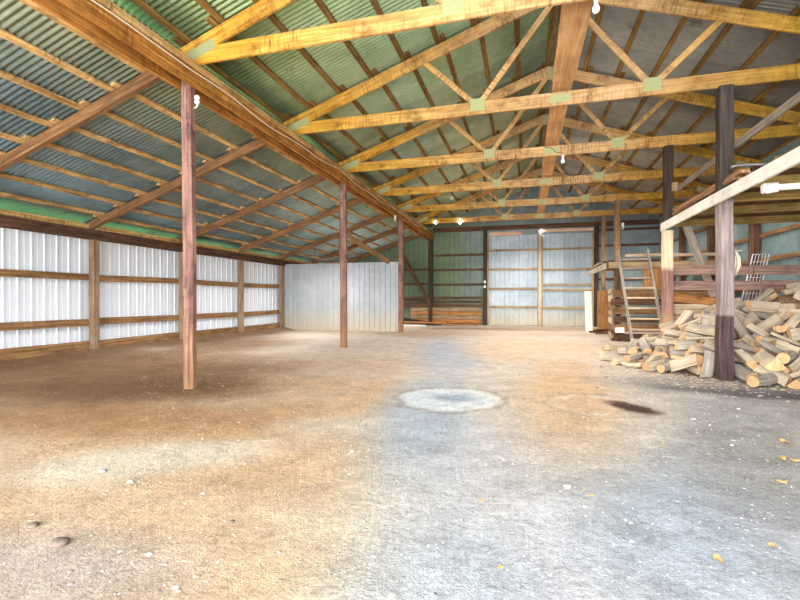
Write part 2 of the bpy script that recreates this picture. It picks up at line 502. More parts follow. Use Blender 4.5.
# ceilings
Ls = (XC - (-4.28)) / math.cos(th) + .06
struct(sheet('ceiling', (-4.28, YF, main_sheet(-4.28)), (0, 1, 0), (1, 0, SL), (-SL, 0, 1), YB - YF, Ls, CORR, M['roof_l']))
Lr = (5.35 - XC) / math.cos(th) + .04
struct(sheet('ceiling', (5.35, YF, main_sheet(5.35)), (0, 1, 0), (-1, 0, SL), (SL, 0, 1), YB - YF, Lr, CORR, M['roof_r']))
tl = math.atan(.335)
Ll = (-4.12 - (-9.0)) / math.cos(tl)
struct(sheet('ceiling', (-9.0, YF, lean_sheet(-9.0)), (0, 1, 0), (1, 0, .335), (-.335, 0, 1), YB - YF, Ll, CORR, M['roof_lean']))
# walls
struct(sheet('wall_left', (XL - .04, YF + 1, .0), (0, 1, 0), (0, 0, 1), (1, 0, 0), YB - YF - 1.2, 2.42, RIB, M['white_metal']))
struct(sheet('wall_right', (XR + .12, YF + 1, -.05), (0, 1, 0), (0, 0, 1), (-1, 0, 0), YB - YF - 1.2, 4.3, CORR, M['corr']))
YW = T[6] + .12
def gable(q):
    x = XL - .1 + q
    return (lean_sheet(x) if x < -4.2 else main_sheet(x)) - .02
struct(sheet('wall_back', (XL - .1, YW, 0), (1, 0, 0), (0, 0, 1), (0, -1, 0), XR + .2 - XL, 3, RIB, M['back'], hfun=gable))
struct(sheet('wall_partition', (XL + .02, T[4] + .1, .0), (1, 0, 0), (0, 0, 1), (0, -1, 0), -4.14 - XL - .02, 2.37, RIB9, M['silver']))

# ------------------------------------------------------------------ left wall framing
g_wp = 'posts along the white metal wall'
for k, nm in ((1, 'first'), (2, 'second'), (3, 'third'), (4, 'last')):
    extra = {1: 'nearest the camera', 2: 'just left of the foreground red pole', 3: 'between the red pole and the far corner', 4: 'in the corner by the silver partition'}[k]
    o = timber('wall_post', (XL + .12, T[k] - (.05 if k == 4 else 0), -.1), (XL + .12, T[k] - (.05 if k == 4 else 0), 2.34 if k < 4 else 2.36), .15, .13, M['wall_post'], up=(1, 0, 0), ch=.012)
    tag(o, 'tan wooden post on the white metal wall, %s' % extra, 'post', g_wp)
ends = [1.6] + [T[k] for k in range(1, 5)] + [T[5], T[6]]
g_wg = 'girts on the white metal wall'
bayname = ['left of the first wall post', 'between the first and second wall posts', 'between the second and third wall posts', 'between the third wall post and the corner']
for i in range(4):
    a, b = ends[i] + (.0 if i == 0 else .08), ends[i + 1] - .08
    for z0, z1, w in ((1.49, 1.62, 'middle'), (.57, .71, 'lower')):
        dz = R.uniform(-.015, .015)
        o = timber('wall_girt', (XL + .05, a, (z0 + z1) / 2 + dz), (XL + .05, b, (z0 + z1) / 2 - dz), .045, z1 - z0, M['girt'])
        tag(o, '%s girt on the white wall, %s' % (w, bayname[i]), 'girt', g_wg)
    o = timber('kick_board', (XL + .065, a, .15), (XL + .065, b, .16), .05, .2, M['girt'])
    tag(o, 'kick board along the white wall foot, %s' % bayname[i], 'board', 'kick boards along the white wall')
o = timber('wall_plate', (XL + .14, 1.6, 2.41), (XL + .14, T[6], 2.41), .12, .2, M['dark_girt'])
tag(o, 'dark brown beam along the top of the white metal wall', 'beam')
bayname += ['just beyond the silver partition', 'in the far corner']
for i in range(6):
    a, b = ends[i] + .10, ends[i + 1] - .10
    o = timber('blocking_board', (XL + .10, a, 2.572), (XL + .10, b, 2.562), .04, .11, M['purlin'], jit=.008)
    tag(o, 'rough blocking board above white wall, %s' % bayname[i], 'board', 'blocking boards under the lean-to eave')
# ------------------------------------------------------------------ header beam and posts
hb = thing('header_beam', 'long built-up orange brown beam carrying the trusses along the left posts', 'beam', (XH, 8, 3.71))
timber('side_board', (XH + .10, 1.6, 3.85), (XH + .10, T[6], 3.85), .045, .28, M['header'], hb, seg=.9)
timber('side_board', (XH - .125, 1.6, 3.83), (XH - .125, T[6], 3.83), .045, .24, M['header'], hb, seg=.9)
timber('top_plate', (XH, 1.6, 3.975), (XH, T[6], 3.975), .155, .04, M['header'], hb, seg=.9)
timber('filler_board', (XH - .01, 1.6, 3.90), (XH - .01, T[6], 3.90), .15, .10, M['dark_post'], hb, seg=.9)  # dark wood put in for the shade inside the recess
timber('ledger_strip', (XH + .14, 1.6, 3.95), (XH + .14, T[6], 3.95), .03, .08, M['purlin'], hb, seg=.9)
def post(name, x, y, z0, z1, w, mat, label, up=(0, 1, 0), ch=.02, group=None, d=None, lean=(0, 0), jit=.006):
    o = timber(name, (x, y, z0), (x + lean[0], y + lean[1], z1), w, d or w, mat, up=up, ch=ch, jit=jit, seg=.35)
    return tag(o, label, 'post', group)
G = 'posts under the header beam'
post('support_post', XH, T[0], -.15, 3.83, .145, M['post'], 'reddish pole under the header beam, nearest of the left row', ch=.04, group=G, lean=(-.03, 0))
post('support_post', XH, T[2], -.15, 3.83, .15, M['post'], 'reddish pole in front of the silver partition, second of the left row', ch=.04, group=G, lean=(-.02, 0))
post('support_post', XH, T[4], -.15, 3.83, .16, M['post'], 'reddish pole at the right end of the silver partition', ch=.03, group=G)
post('support_post', XH + .02, T[6] - .12, -.1, 3.72, .16, M['dark_post'], 'dark post against the back wall at the far end of the header beam', ch=.012, group=G)
G = 'posts beside the sliding doors'
post('door_post', -1.66, T[6] - .03, -.1, 4.1, .15, M['dark_post'], 'dark brown post at the left edge of the left sliding door', ch=.01, group=G)
post('door_post', 2.72, T[6] - .03, -.1, 4.1, .15, M['dark_post'], 'dark brown post at the right edge of the right sliding door', ch=.01, group=G)
G = 'posts along the right side'
post('support_post', XP + .02, T[1], -.15, 4.0, .168, M['grey_post'], 'tall grey purple square post with dark foot, standing before the firewood', ch=.01, group=G)
post('support_post', XP + .02, T[0], -.15, 4.0, .168, M['grey_post'], 'grey purple post carrying the near end of the white loft board, outside the frame', ch=.01, group=G)
post('support_post', XP, T[2], 2.56, 4.0, .15, M['dark_post'], 'dark upper post rising from the end of the white loft board', ch=.01, group=G)
post('loft_post', XP - .01, T[2], -.1, 2.40, .165, M['split_post'], 'square post pale on top and purple below, under the white loft board end', ch=.01)
post('support_post', XP, T[4], -.1, 4.02, .16, M['post_far'], 'brown post behind the ladder, left edge of the plank platform', ch=.012, group=G)
post('support_post', XP, T[5], -.1, 4.02, .13, M['post_far'], 'slim brown post right of the sliding doors near the back wall', ch=.01, group=G)
G = 'posts on the right corrugated wall'
post('wall_post', XR - .02, T[2], -.1, 4.1, .16, M['dark_girt'], 'dark post on the right corrugated wall nearest the firewood', group=G)
post('wall_post', XR - .02, T[3], -.1, 4.1, .18, M['dark_girt'], 'dark red post on the right corrugated wall above the plank rails', group=G)
post('wall_post', XR - .02, T[4], -.1, 4.1, .16, M['dark_girt'], 'dark post on the right wall seen left of the leaning plank', group=G)
post('wall_post', XR - .02, T[5], -.1, 4.1, .16, M['dark_girt'], 'dark post on the right wall just right of the two-tone post', group=G)

# ------------------------------------------------------------------ trusses
def build_truss(y):
    t = thing('roof_truss', 'x', 'truss', (XC, y, 4.0), 'roof trusses over the main bay')
    W = .042
    half = 4.62
    zb, hc = 4.0, .2
    timber('bottom_chord', (XC - half, y, zb + hc / 2), (XC + half, y, zb + hc / 2), W, hc, M['truss'], t, seg=.7)
    for s in (-1, 1):
        x0 = XC + s * (half + .1)
        bm = new_bm()
        dz = .2 / math.cos(th)
        beam(bm, (x0, y, main_top(x0) - dz / 2), (XC + s * .002, y, main_top(XC) - dz / 2 - .01), W, .2, seg=.7)
        obj('top_chord', bm, M['truss'], t)
        xw = XC + s * 1.23
        for xt in (XC + s * .06, XC + s * 2.08):
            zt = main_top(xt) - dz + .02
            timber('web', (xw + (.03 if xt > xw else -.03), y, zb + hc - .04), (xt, y, zt), W * .9, .085, M['truss'], t)
        def plate(x, z, w, h, rot=0):
            for yy in (-1, 1):
                bm = new_bm()
                c = Vector((x, y + yy * (W / 2 + .004), z))
                d = Vector((math.cos(rot), 0, math.sin(rot))) * (w / 2)
                beam(bm, c - d, c + d, .004, h, ch=.0005, seg=5, jit=0)
                obj('gusset_plate', bm, M['plate'], t)
        plate(xw, zb + hc - .05, .22, .19)
        plate(XC + s * (half - .28), zb + .16, .4, .13, -s * th)
    def plate0(x, z, w, h):
        for yy in (-1, 1):
            bm = new_bm(); c = Vector((x, y + yy * (W / 2 + .005), z))
            beam(bm, c - Vector((w / 2, 0, 0)), c + Vector((w / 2, 0, 0)), .004, h, ch=.0005, seg=5, jit=0)
            obj('gusset_plate', bm, M['plate'], t)
    plate0(XC, zb + hc / 2, .3, .12)
    plate0(XC, main_top(XC) - .17, .13, .24)
    return t

def copy_tree(o, parent=None):
    c = o.copy(); COL.objects.link(c)
    if parent is not None: c.parent = parent
    for ch in list(o.children):
        copy_tree(ch, c)
    return c
truss = build_truss(T[0])
tl_names = ['yellow timber roof truss nearest the camera, its chord cut by the top of the photo',
            'yellow timber roof truss resting on the tall grey purple post, second from the camera',
            'timber roof truss with the hanging bulb on its middle plate, third from the camera',
            'timber roof truss fourth from the camera, above the ladder',
            'timber roof truss fifth from the camera, resting on the brown post behind the ladder',
            'timber roof truss farthest from the camera, closest to the sliding doors']
for k in range(6):
    o = truss if k == 0 else copy_tree(truss)
    o.location = (XC, T[k], 4.0)
    o['label'] = tl_names[k]
# walk boards lying on the bottom chords under the ridge
for i, (a, b) in enumerate(((1.8, T[1] - .35), (T[1] - .75, T[3] + .3), (T[3] - .3, T[5] + .3))):
    w = .31 - .03 * i
    o = timber('walk_board', (XC + .02, a, 4.222 + (.045 if i == 1 else 0)), (XC + .02, b, 4.222 + (.045 if i == 1 else 0)), w, .04, M['walk'], jit=.004)
    tag(o, ['wide tan board lying along the truss chords, nearest length at the top of the photo',
            'wide tan board along the middle of the trusses, between the second and fourth truss',
            'wide tan board along the middle of the trusses, farthest length'][i], 'board', 'boards laid along the truss chords')
# ------------------------------------------------------------------ purlins
bays = [(1.2, T[0])] + [(T[i], T[i + 1]) for i in range(6)]
def bay_txt(i, what):
    if i == 0: return 'in front of nearest %s' % what
    if i == 6: return 'against the back wall'
    return 'between %s and %s %ss' % (ORD[i - 1], ORD[i], what)
lx = [-4.6 - .52 * i for i in range(8)]
lmesh = {}
for li, x in enumerate(lx):
    for bi, (a, b) in enumerate(bays):
        off = .05 if bi % 2 else -.05
        zc = lean_bot(x) + .14 + .021 + .02
        L = b - a + .3
        key = round(L, 2)
        var = (key, R.randrange(3))
        if var not in lmesh:
            bm = new_bm(); beam(bm, (0, -L / 2, 0), (0, L / 2, 0), .085, .042, up=(-.335, 0, 1), jit=.006)
            o = obj('roof_purlin', bm, M['purlin']); lmesh[var] = o
            zo = o.location.z
            o['zo'] = zo
        else:
            o = lmesh[var].copy(); COL.objects.link(o)
        o.location = (x + off, (a + b) / 2, zc + off * .335 + lmesh[var]['zo'])
        tag(o, 'lean-to purlin, %s line below the header, %s' % (ORD[li], bay_txt(bi, 'rafter')), 'purlin', 'purlins of the lean-to roof')
for side, sx in (('left', -1), ('right', 1)):
    mx = [.11 + .57 * i for i in range(8)] + [4.58]
    mm = {}
    for li, dx in enumerate(mx):
        x = XC + sx * dx
        for bi, (a, b) in enumerate(bays):
            off = .045 if bi % 2 else -.045
            L = b - a + .3
            var = (round(L, 2), R.randrange(3))
            if var not in mm:
                bm = new_bm(); beam(bm, (0, -L / 2, 0), (0, L / 2, 0), .08, .042, up=(sx * SL, 0, 1), jit=.005)
                o = obj('roof_purlin', bm, M['purlin_main']); mm[var] = o; o['zo'] = o.location.z
            else:
                o = mm[var].copy(); COL.objects.link(o)
            o.location = (x + sx * off, (a + b) / 2, main_top(x) - off * SL + .021 + .022 + mm[var]['zo'])
            tag(o, '%s main roof purlin, %s line below ridge, %s' % (side, ORD[li], bay_txt(bi, 'truss').replace('trusss', 'trusses')), 'purlin', 'purlins of the main roof')
for o in list(COL.objects):
    if 'zo' in o: del o['zo']
# ------------------------------------------------------------------ lean-to rafters
g = 'rafters of the lean-to roof'
rn = ['nearest the camera, its foot outside the left edge', 'its foot above the first white wall post', 'its foot hidden behind the foreground red pole',
      'its foot above the third white wall post', 'directly over the silver partition', 'just behind the silver partition', 'against the back wall']
for k in range(7):
    xa, xb = -8.72, -4.16
    dy = -.05 if k < 6 else -.12
    o = timber('lean_to_rafter', (xa, T[k] + dy, lean_bot(xa) + .07), (xb, T[k] + dy, lean_bot(xb) + .07), .075, .15, M['rafter'], ch=.005, seg=.6)
    tag(o, 'brown sloping lean-to rafter, %s' % rn[k], 'rafter', g)
# ------------------------------------------------------------------ camera, light
cam = bpy.data.cameras.new('camera'); co = bpy.data.objects.new('camera', cam); COL.objects.link(co)
cam.sensor_width = 36; cam.lens = 446.47 / 800 * 36
cam.clip_start = .05
co.location = (0, 0, CAM_Z)
co.rotation_euler = (PI / 2 - .0015, 0, CAM_YAW)
SC.camera = co
# ------------------------------------------------------------------ firewood
M['split'] = wood('split_firewood', (162, 140, 114), (202, 182, 156), (228, 212, 188), stain=(156, 146, 140), amt=.8, var=.14, rough=.9)
M['bark'] = wood('firewood_bark', (124, 113, 104), (164, 153, 142), (196, 186, 174), stain=(136, 120, 104), amt=.5, var=.15, rough=.95)
M['cut_end'] = wood('firewood_cut_end', (186, 136, 86), (222, 180, 132), (242, 214, 174), stain=(206, 144, 90), amt=.5, var=.2, rough=.9)
NV = 22
LOGKIND = {}
def log_mesh(i):
    rr = random.Random(100 + i)
    kind = ('wedge', 'half', 'wedge', 'slab', 'wedge', 'round', 'wedge', 'slab', 'half', 'wedge', 'slab')[i % 11]
    LOGKIND[i] = kind
    L = rr.uniform(.27, .42)
    arc = []
    if kind == 'wedge':
        r = rr.uniform(.11, .175); a = math.radians(rr.uniform(55, 100))
        pts = [(0, 0)] + [(r * math.cos(t), r * math.sin(t)) for t in [-a / 2 + a * j / 5 for j in range(6)]]
        arc = [False, True, True, True, True, True, False]
    elif kind == 'half':
        r = rr.uniform(.075, .11); a = math.radians(rr.uniform(160, 185))
        pts = [(r * math.cos(t), r * math.sin(t) * .9) for t in [-a / 2 + a * j / 7 for j in range(8)]]
        arc = [True] * 7 + [False]
    elif kind == 'round':
        r = rr.uniform(.055, .085)
        pts = [(r * math.cos(t) * rr.uniform(.93, 1.05), r * math.sin(t)) for t in [2 * PI * j / 10 for j in range(10)]]
        arc = [True] * 10
    else:
        w, h = rr.uniform(.13, .21), rr.uniform(.04, .07)
        pts = [(-w / 2, -h / 2), (w / 2, -h / 2), (w / 2 * 1.02, h * .1), (w * .4, h / 2), (-w * .4, h / 2), (-w / 2 * 1.02, 0)]
        arc = [False, False, False, rr.random() < .5, False, False]
    cx = sum(p[0] for p in pts) / len(pts); cy = sum(p[1] for p in pts) / len(pts)
    pts = [(x - cx, y - cy) for x, y in pts]
    bm = new_bm(); uvl = bm.loops.layers.uv.active
    n = 3; rings = []; tw = rr.uniform(-.12, .12); tp = rr.uniform(-.18, .18); sk = rr.uniform(-.3, .3); bow = rr.uniform(-.012, .012)
    for q in range(n + 1):
        k = q / n
        ca, sa = math.cos(tw * k), math.sin(tw * k); s = 1 + tp * (k - .5)
        ring = []
        for x, y in pts:
            X = (x * ca - y * sa) * s + rr.uniform(-.004, .004); Y = (x * sa + y * ca) * s + rr.uniform(-.004, .004)
            ex = sk * Y * (1 if q == n else (-.6 if q == 0 else 0)) + (rr.uniform(-.008, .008) if q in (0, n) else 0)
            ring.append(bm.verts.new((L * (k - .5) + ex, X, Y + bow * math.sin(PI * k))))
        rings.append(ring)
    m = len(pts); ou = rr.uniform(0, 30)
    for q in range(n):
        vv = 0
        for j in range(m):
            j2 = (j + 1) % m
            f = bm.faces.new((rings[q][j], rings[q + 1][j], rings[q + 1][j2], rings[q][j2]))
            f.material_index = 1 if arc[j] else 0
            e = math.hypot(pts[j2][0] - pts[j][0], pts[j2][1] - pts[j][1])
            for lp, uv in zip(f.loops, ((ou + L * q / n, vv), (ou + L * (q + 1) / n, vv), (ou + L * (q + 1) / n, vv + e), (ou + L * q / n, vv + e))): lp[uvl].uv = uv
            vv += e
    for ring, flip in ((rings[0], False), (rings[-1], True)):
        f = bm.faces.new(ring[::-1] if flip else ring); f.material_index = 2
        for lp in f.loops: lp[uvl].uv = (lp.vert.co.y * .6, lp.vert.co.z)
    bmesh.ops.recalc_face_normals(bm, faces=bm.faces)
    me = bpy.data.meshes.new('firewood'); bm.to_mesh(me); bm.free()
    for k in ('split', 'bark', 'cut_end'): me.materials.append(M[k])
    return me
LOG_DATA = [(20,3.289,6.689,0.038,0.602,-0.67,-0.323,0.29),
(3,3.943,7.021,0.034,0.022,-0.997,-0.074,0.001),
(13,4.236,6.862,0.098,0.291,0.81,0.469,0.199),
(19,4.728,6.986,0.054,0.029,-0.046,-0.953,0.298),
(5,2.699,7.334,0.105,0.155,-0.231,-0.854,0.44),
(6,3.112,7.386,0.132,0.688,0.251,-0.042,-0.68),
(2,3.441,7.306,0.112,0.093,0.778,-0.572,-0.242),
(11,4.075,7.208,0.061,0.887,-0.462,0.008,0.016),
(0,4.551,7.197,0.065,0.914,-0.402,-0.033,0.027),
(0,4.926,7.274,0.158,0.08,0.7,-0.542,-0.458),
(14,2.552,7.746,0.15,0.942,0.041,-0.121,0.31),
(11,2.862,7.511,0.133,0.351,-0.41,-0.756,0.371),
(4,3.37,7.514,0.212,0.18,0.953,0.205,0.128),
(2,3.815,7.56,0.214,0.706,-0.353,0.476,-0.387),
(19,4.42,6.998,0.073,0.707,-0.573,0.175,-0.375),
(13,4.448,7.551,0.297,0.277,-0.106,0.82,-0.49),
(18,2.655,7.956,0.21,0.976,0.109,-0.078,-0.173),
(13,3.108,8.053,0.358,0.66,0.365,0.116,0.646),
(15,3.623,7.814,0.32,0.845,0.517,-0.106,-0.083),
(17,3.979,7.736,0.387,0.964,0.234,-0.116,0.042),
(17,4.295,7.708,0.373,0.902,-0.352,-0.218,0.118),
(9,4.813,7.61,0.393,0.004,-0.424,0.729,0.537),
(9,2.533,8.343,0.263,0.784,-0.566,-0.022,-0.254),
(10,3.146,8.416,0.419,0.162,-0.971,0.17,-0.045),
(20,3.475,8.199,0.413,0.62,-0.61,0.405,-0.282),
(14,3.648,8.275,0.494,0.751,0.269,-0.032,-0.602),
(15,4.141,7.851,0.474,0.82,0.54,-0.09,0.17),
(16,4.562,7.752,0.478,0.654,-0.532,0.519,-0.143),
(0,2.588,8.603,0.388,0.855,0.461,-0.225,0.075),
(1,3.147,8.594,0.486,0.912,-0.359,0.034,-0.197),
(15,3.318,8.646,0.546,0.861,0.48,-0.109,-0.129),
(7,3.741,8.042,0.515,0.821,0.071,0.135,-0.551),
(17,4.079,8.216,0.701,0.291,-0.925,-0.1,-0.223),
(18,4.432,8.235,0.735,0.247,-0.699,0.65,0.17),
(14,2.642,8.906,0.453,0.33,-0.558,0.753,-0.115),
(11,3.147,8.973,0.595,0.743,-0.64,-0.192,0.011),
(10,3.445,8.928,0.655,0.26,-0.734,0.626,-0.031),
(12,3.656,8.679,0.685,0.759,-0.249,0.309,-0.516),
(8,4.367,8.543,0.974,0.289,0.404,0.381,0.779),
(3,4.735,8.505,0.978,0.138,-0.59,-0.745,-0.278),
(15,2.247,9.402,0.236,0.884,-0.008,-0.196,0.425),
(4,2.939,9.245,0.57,0.544,-0.775,-0.307,0.095),
(3,3.405,9.291,0.685,0.985,0.051,-0.164,-0.019),
(0,3.705,9.386,0.893,0.369,0.865,-0.138,0.311),
(14,4.065,9.265,1.106,0.291,0.495,0.8,0.172),
(19,4.642,9.415,1.319,0.104,0.027,0.937,-0.333),
(12,2.799,7,0.128,0.585,0.316,0.223,0.713),
(0,3.457,6.903,0.076,0.819,0.327,-0.181,-0.436),
(15,3.88,6.84,0.085,0.389,-0.4,0.717,-0.418),
(1,4.281,6.764,0.129,0.769,-0.078,-0.355,0.526),
(13,4.733,6.86,0.062,0.881,-0.467,0.044,-0.057),
(20,2.484,7.608,0.196,0.8,-0.558,0.21,0.064),
(5,2.959,7.147,0.139,0.486,-0.381,0.693,-0.373),
(12,3.596,6.998,0.161,0.303,0.151,-0.707,-0.621),
(0,4.02,7.182,0.175,0.444,-0.423,-0.5,0.611),
(1,4.632,7.159,0.195,0.366,-0.7,-0.543,0.283),
(17,2.692,7.715,0.272,0.832,0.479,0.264,0.096),
(4,3.208,7.779,0.241,0.784,-0.42,-0.343,0.305),
(10,3.611,7.521,0.25,0.61,-0.047,0.475,-0.632),
(14,4.085,7.509,0.229,0.226,-0.009,-0.296,0.928),
(4,4.484,7.332,0.264,0.882,0.274,-0.044,0.382),
(15,2.181,8.083,0.268,0.242,0.777,0.509,0.281),
(19,3.028,8.02,0.41,0.396,0.748,-0.522,-0.104),
(20,3.363,8,0.393,0.662,-0.701,0.264,-0.004),
(12,3.951,7.494,0.322,0.28,0.468,0.284,0.789),
(21,4.289,7.722,0.472,0.977,-0.049,-0.188,0.089),
(14,2.408,8.33,0.366,0.832,-0.053,-0.216,0.508),
(15,3.119,8.238,0.429,0.082,0.08,0.7,0.705),
(15,3.505,8.315,0.504,0.515,-0.328,-0.423,0.669),
(14,3.739,7.952,0.413,0.884,0.066,0.1,-0.451),
(5,4.25,7.456,0.386,0.158,0.365,-0.161,-0.903),
(11,2.455,8.63,0.411,0.104,-0.462,-0.525,0.707),
(7,3.033,9.089,0.622,0.166,-0.293,0.889,-0.311),
(14,3.421,8.434,0.623,0.138,-0.837,0.526,-0.058),
(16,3.742,8.317,0.638,0.033,0.374,0.857,0.352),
(15,4.45,7.974,0.593,0.694,-0.714,-0.077,-0.057),
(13,2.409,9.294,0.386,0.223,-0.355,0.882,0.213),
(20,2.808,9.029,0.669,0.551,0.455,0.146,0.684),
(5,3.248,8.864,0.68,0.647,-0.686,-0.334,-0.019),
(18,3.817,9.111,0.909,0.904,-0.098,-0.304,0.284),
(7,4.405,9.116,1.261,0.027,-0.985,0.104,-0.134),
(15,3.236,7.073,0.035,0.846,-0.522,-0.055,0.093),
(7,3.602,6.956,0.067,0.102,0.873,-0.476,-0.002),
(10,4.029,6.809,0.115,0.261,0.765,0.503,0.306),
(0,4.756,7.088,0.162,0.44,0.381,-0.811,-0.055),
(8,2.981,7.796,0.241,0.248,0.396,-0.549,-0.693),
(15,3.404,7.153,0.141,0.959,-0.047,-0.196,-0.201),
(1,3.655,7.312,0.126,0.823,-0.011,-0.227,0.521),
(16,4.377,6.616,0.122,0.352,0.269,-0.74,-0.506),
(3,4.541,6.574,0.057,0.058,0.363,-0.917,-0.152),
(13,4.882,7.208,0.249,0.871,-0.114,-0.173,-0.445),
(21,2.279,7.72,0.169,0.18,0.451,-0.871,0.07),
(13,2.75,7.955,0.311,0.474,-0.592,0.388,-0.523),
(11,3.283,7.73,0.428,0.115,-0.491,-0.699,-0.506),
(7,3.724,7.156,0.197,0.75,-0.404,0.051,0.521),
(15,4.325,7.619,0.384,0.951,0.161,-0.163,0.209),
(3,4.844,7.478,0.333,0.458,0.753,0.152,0.448),
(15,2.054,8.141,0.213,0.494,-0.321,0.513,-0.625),
(18,2.972,7.97,0.38,0.618,0.572,-0.452,-0.295),
(16,3.399,7.794,0.43,0.569,0.647,-0.075,-0.502),
(17,3.609,7.81,0.388,0.467,-0.494,0.311,-0.664),
(16,3.891,7.327,0.352,0.458,-0.836,0.271,-0.135),
(13,4.059,7.374,0.442,0.288,0.795,-0.441,0.301),
(21,2.301,8.547,0.204,0.943,-0.115,-0.268,0.161),
(17,3.042,8.454,0.547,0.721,0.354,-0.025,0.595),
(12,3.252,8.246,0.525,0.63,0.688,-0.287,-0.219),
(21,3.254,8.361,0.573,0.171,0.974,-0.133,-0.059),
(11,3.428,8.015,0.555,0.642,-0.654,0.4,0.004),
(5,3.872,7.457,0.493,0.926,-0.027,0.012,0.375),
(20,2.418,8.975,0.389,0.441,0.105,0.75,0.481),
(9,2.854,8.8,0.511,0.08,-0.179,-0.529,0.825),
(9,3.253,8.683,0.646,0.58,-0.778,-0.239,0.042),
(10,3.509,8.674,0.694,0.313,-0.731,0.598,-0.1),
(14,3.764,7.832,0.496,0.313,-0.896,0.194,0.248),
(3,3.793,8.796,0.846,0.846,0.373,-0.098,-0.368),
(18,2.176,9.545,0.256,0.389,0.378,0.839,0.04),
(18,2.763,9.019,0.712,0.839,0.048,-0.35,0.413),
(11,3.114,9.237,0.737,0.156,0.293,-0.652,-0.681),
(14,3.673,9.173,0.814,0.111,0.916,0.247,0.296),
(10,3.995,9.327,1.148,0.941,-0.055,-0.305,0.134),
(15,3.514,9.165,0.839,0.322,0.526,0.692,0.375),
(20,2.6,7.292,0.365,0.192,0.098,-0.731,0.647),
(16,2.875,6.666,0.078,0.319,-0.884,-0.324,0.108),
(3,3.312,6.815,0.138,0.025,0.858,-0.444,0.256),
(14,4.177,6.531,0.037,0.999,-0.029,0.016,-0.015),
(8,4.851,6.932,0.202,0.638,-0.493,-0.243,0.539),
(14,3.12,7.153,0.174,0.253,-0.783,-0.521,0.226),
(0,3.049,7.666,0.354,0.411,0.812,0.195,0.364),
(20,3.484,7.316,0.233,0.735,-0.516,0.347,-0.271),
(13,3.79,6.931,0.169,0.632,-0.515,-0.426,0.392),
(6,4.459,6.948,0.202,0.383,-0.611,-0.62,0.307),
(15,2.814,7.637,0.282,0.821,-0.437,-0.252,0.268),
(21,3.12,7.551,0.329,0.371,-0.905,-0.208,-0.01),
(10,3.329,7.534,0.391,0.365,-0.926,-0.025,0.097),
(5,3.761,7.172,0.358,0.568,0.768,-0.285,-0.082),
(9,4.469,7.398,0.398,0.093,0.332,-0.581,-0.737),
(11,2.411,8.056,0.342,0.57,-0.788,0.201,-0.118),
(4,3.006,8.061,0.555,0.853,0.281,0.138,0.418),
(0,3.387,7.642,0.521,0.765,0.633,0.121,0.015),
(16,3.341,7.093,0.336,0.052,-0.892,-0.448,0.018),
(3,3.792,6.965,0.372,0.081,-0.978,0.188,-0.052),
(12,2.457,8.785,0.409,0.206,-0.865,0.255,-0.38),
(6,2.773,8.497,0.548,0.726,-0.074,-0.064,-0.68),
(4,2.984,8.448,0.755,0.169,0.847,-0.492,-0.109),
(2,3.898,7.929,0.576,0.851,0.285,0.354,0.263),
(4,4.738,7.524,0.527,0.523,0.419,-0.534,-0.516),
(7,2.235,8.731,0.273,0.832,0.289,0.075,0.467),
(18,3.016,8.579,0.613,0.435,-0.48,0.668,-0.366),
(15,3.162,8.533,0.697,0.763,-0.46,0.369,-0.264),
(14,3.355,8.557,0.75,0.558,-0.138,0.447,-0.685),
(2,4.164,7.944,0.621,0.72,0.397,-0.313,-0.476),
(20,2.631,9.264,0.507,0.178,0.332,-0.461,-0.804),
(10,2.582,9.25,0.611,0.591,-0.789,-0.164,-0.049),
(19,3.234,9.28,0.852,0.237,0.007,0.36,-0.902),
(20,3.256,9.166,0.773,0.167,-0.293,0.922,-0.193),
(11,3.681,8.681,0.889,0.175,0.338,0.436,0.816),
(17,2.481,7.484,0.251,0.06,-0.051,-0.651,-0.755),
(6,2.953,7.418,0.34,0.157,0.267,0.681,0.664),
(3,3.196,7.077,0.221,0.674,-0.232,0.268,-0.648),
(5,3.887,6.87,0.273,0.376,0.739,0.485,0.278),
(13,4.882,6.516,0.047,0.514,-0.493,-0.488,0.505),
(13,4.748,7.195,0.377,0.783,0.141,-0.159,0.584),
(16,2.366,7.83,0.247,0.503,0.837,-0.198,-0.084),
(20,2.88,7.161,0.277,0.438,-0.616,0.639,-0.143),
(7,3.27,7.319,0.266,0.193,0.894,-0.22,-0.339),
(8,3.249,7.309,0.431,0.758,0.52,0.095,-0.384),
(4,2.703,8.107,0.58,0.309,-0.234,-0.695,0.605),
(4,3.048,6.895,0.281,0.587,-0.454,-0.513,0.431),
(20,2.394,7.972,0.301,0.044,0.172,0.795,0.581),
(19,2.882,7.99,0.38,0.8,0.265,-0.227,-0.488),
(7,2.865,8.14,0.481,0.9,-0.025,-0.095,0.425),
(5,3.178,8.06,0.67,0.19,-0.631,-0.638,-0.399),
(17,4.146,7.167,0.192,0.384,-0.734,0.525,-0.194),
(15,3.768,7.299,0.262,0.23,-0.195,-0.669,0.679),
(16,1.922,8.297,0.315,0.701,0.122,-0.185,0.678),
(1,2.89,8.523,0.465,0.52,-0.457,0.478,-0.541),
(18,3.006,8.223,0.611,0.979,-0.133,-0.156,-0.006),
(0,3.869,8.045,0.623,0.788,0.521,0.213,0.249),
(1,4.273,7.676,0.548,0.842,-0.482,-0.097,-0.223),
(16,4.924,7.424,0.479,0.606,0.364,-0.407,0.578),
(8,2.119,8.886,0.304,0.385,-0.223,0.726,-0.524),
(18,2.35,8.603,0.441,0.314,-0.705,0.556,-0.309),
(21,2.908,8.39,0.706,0.506,-0.704,0.391,-0.308),
(6,3.463,8.422,0.71,0.655,-0.595,-0.435,0.169),
(16,4.218,7.973,0.721,0.168,-0.458,-0.804,0.34),
(19,3.173,8.84,0.794,0.205,-0.862,0.416,-0.206),
(6,2.491,9.044,0.476,0.871,-0.27,-0.177,-0.371),
(12,2.761,8.79,0.621,0.937,-0.291,-0.184,-0.051),
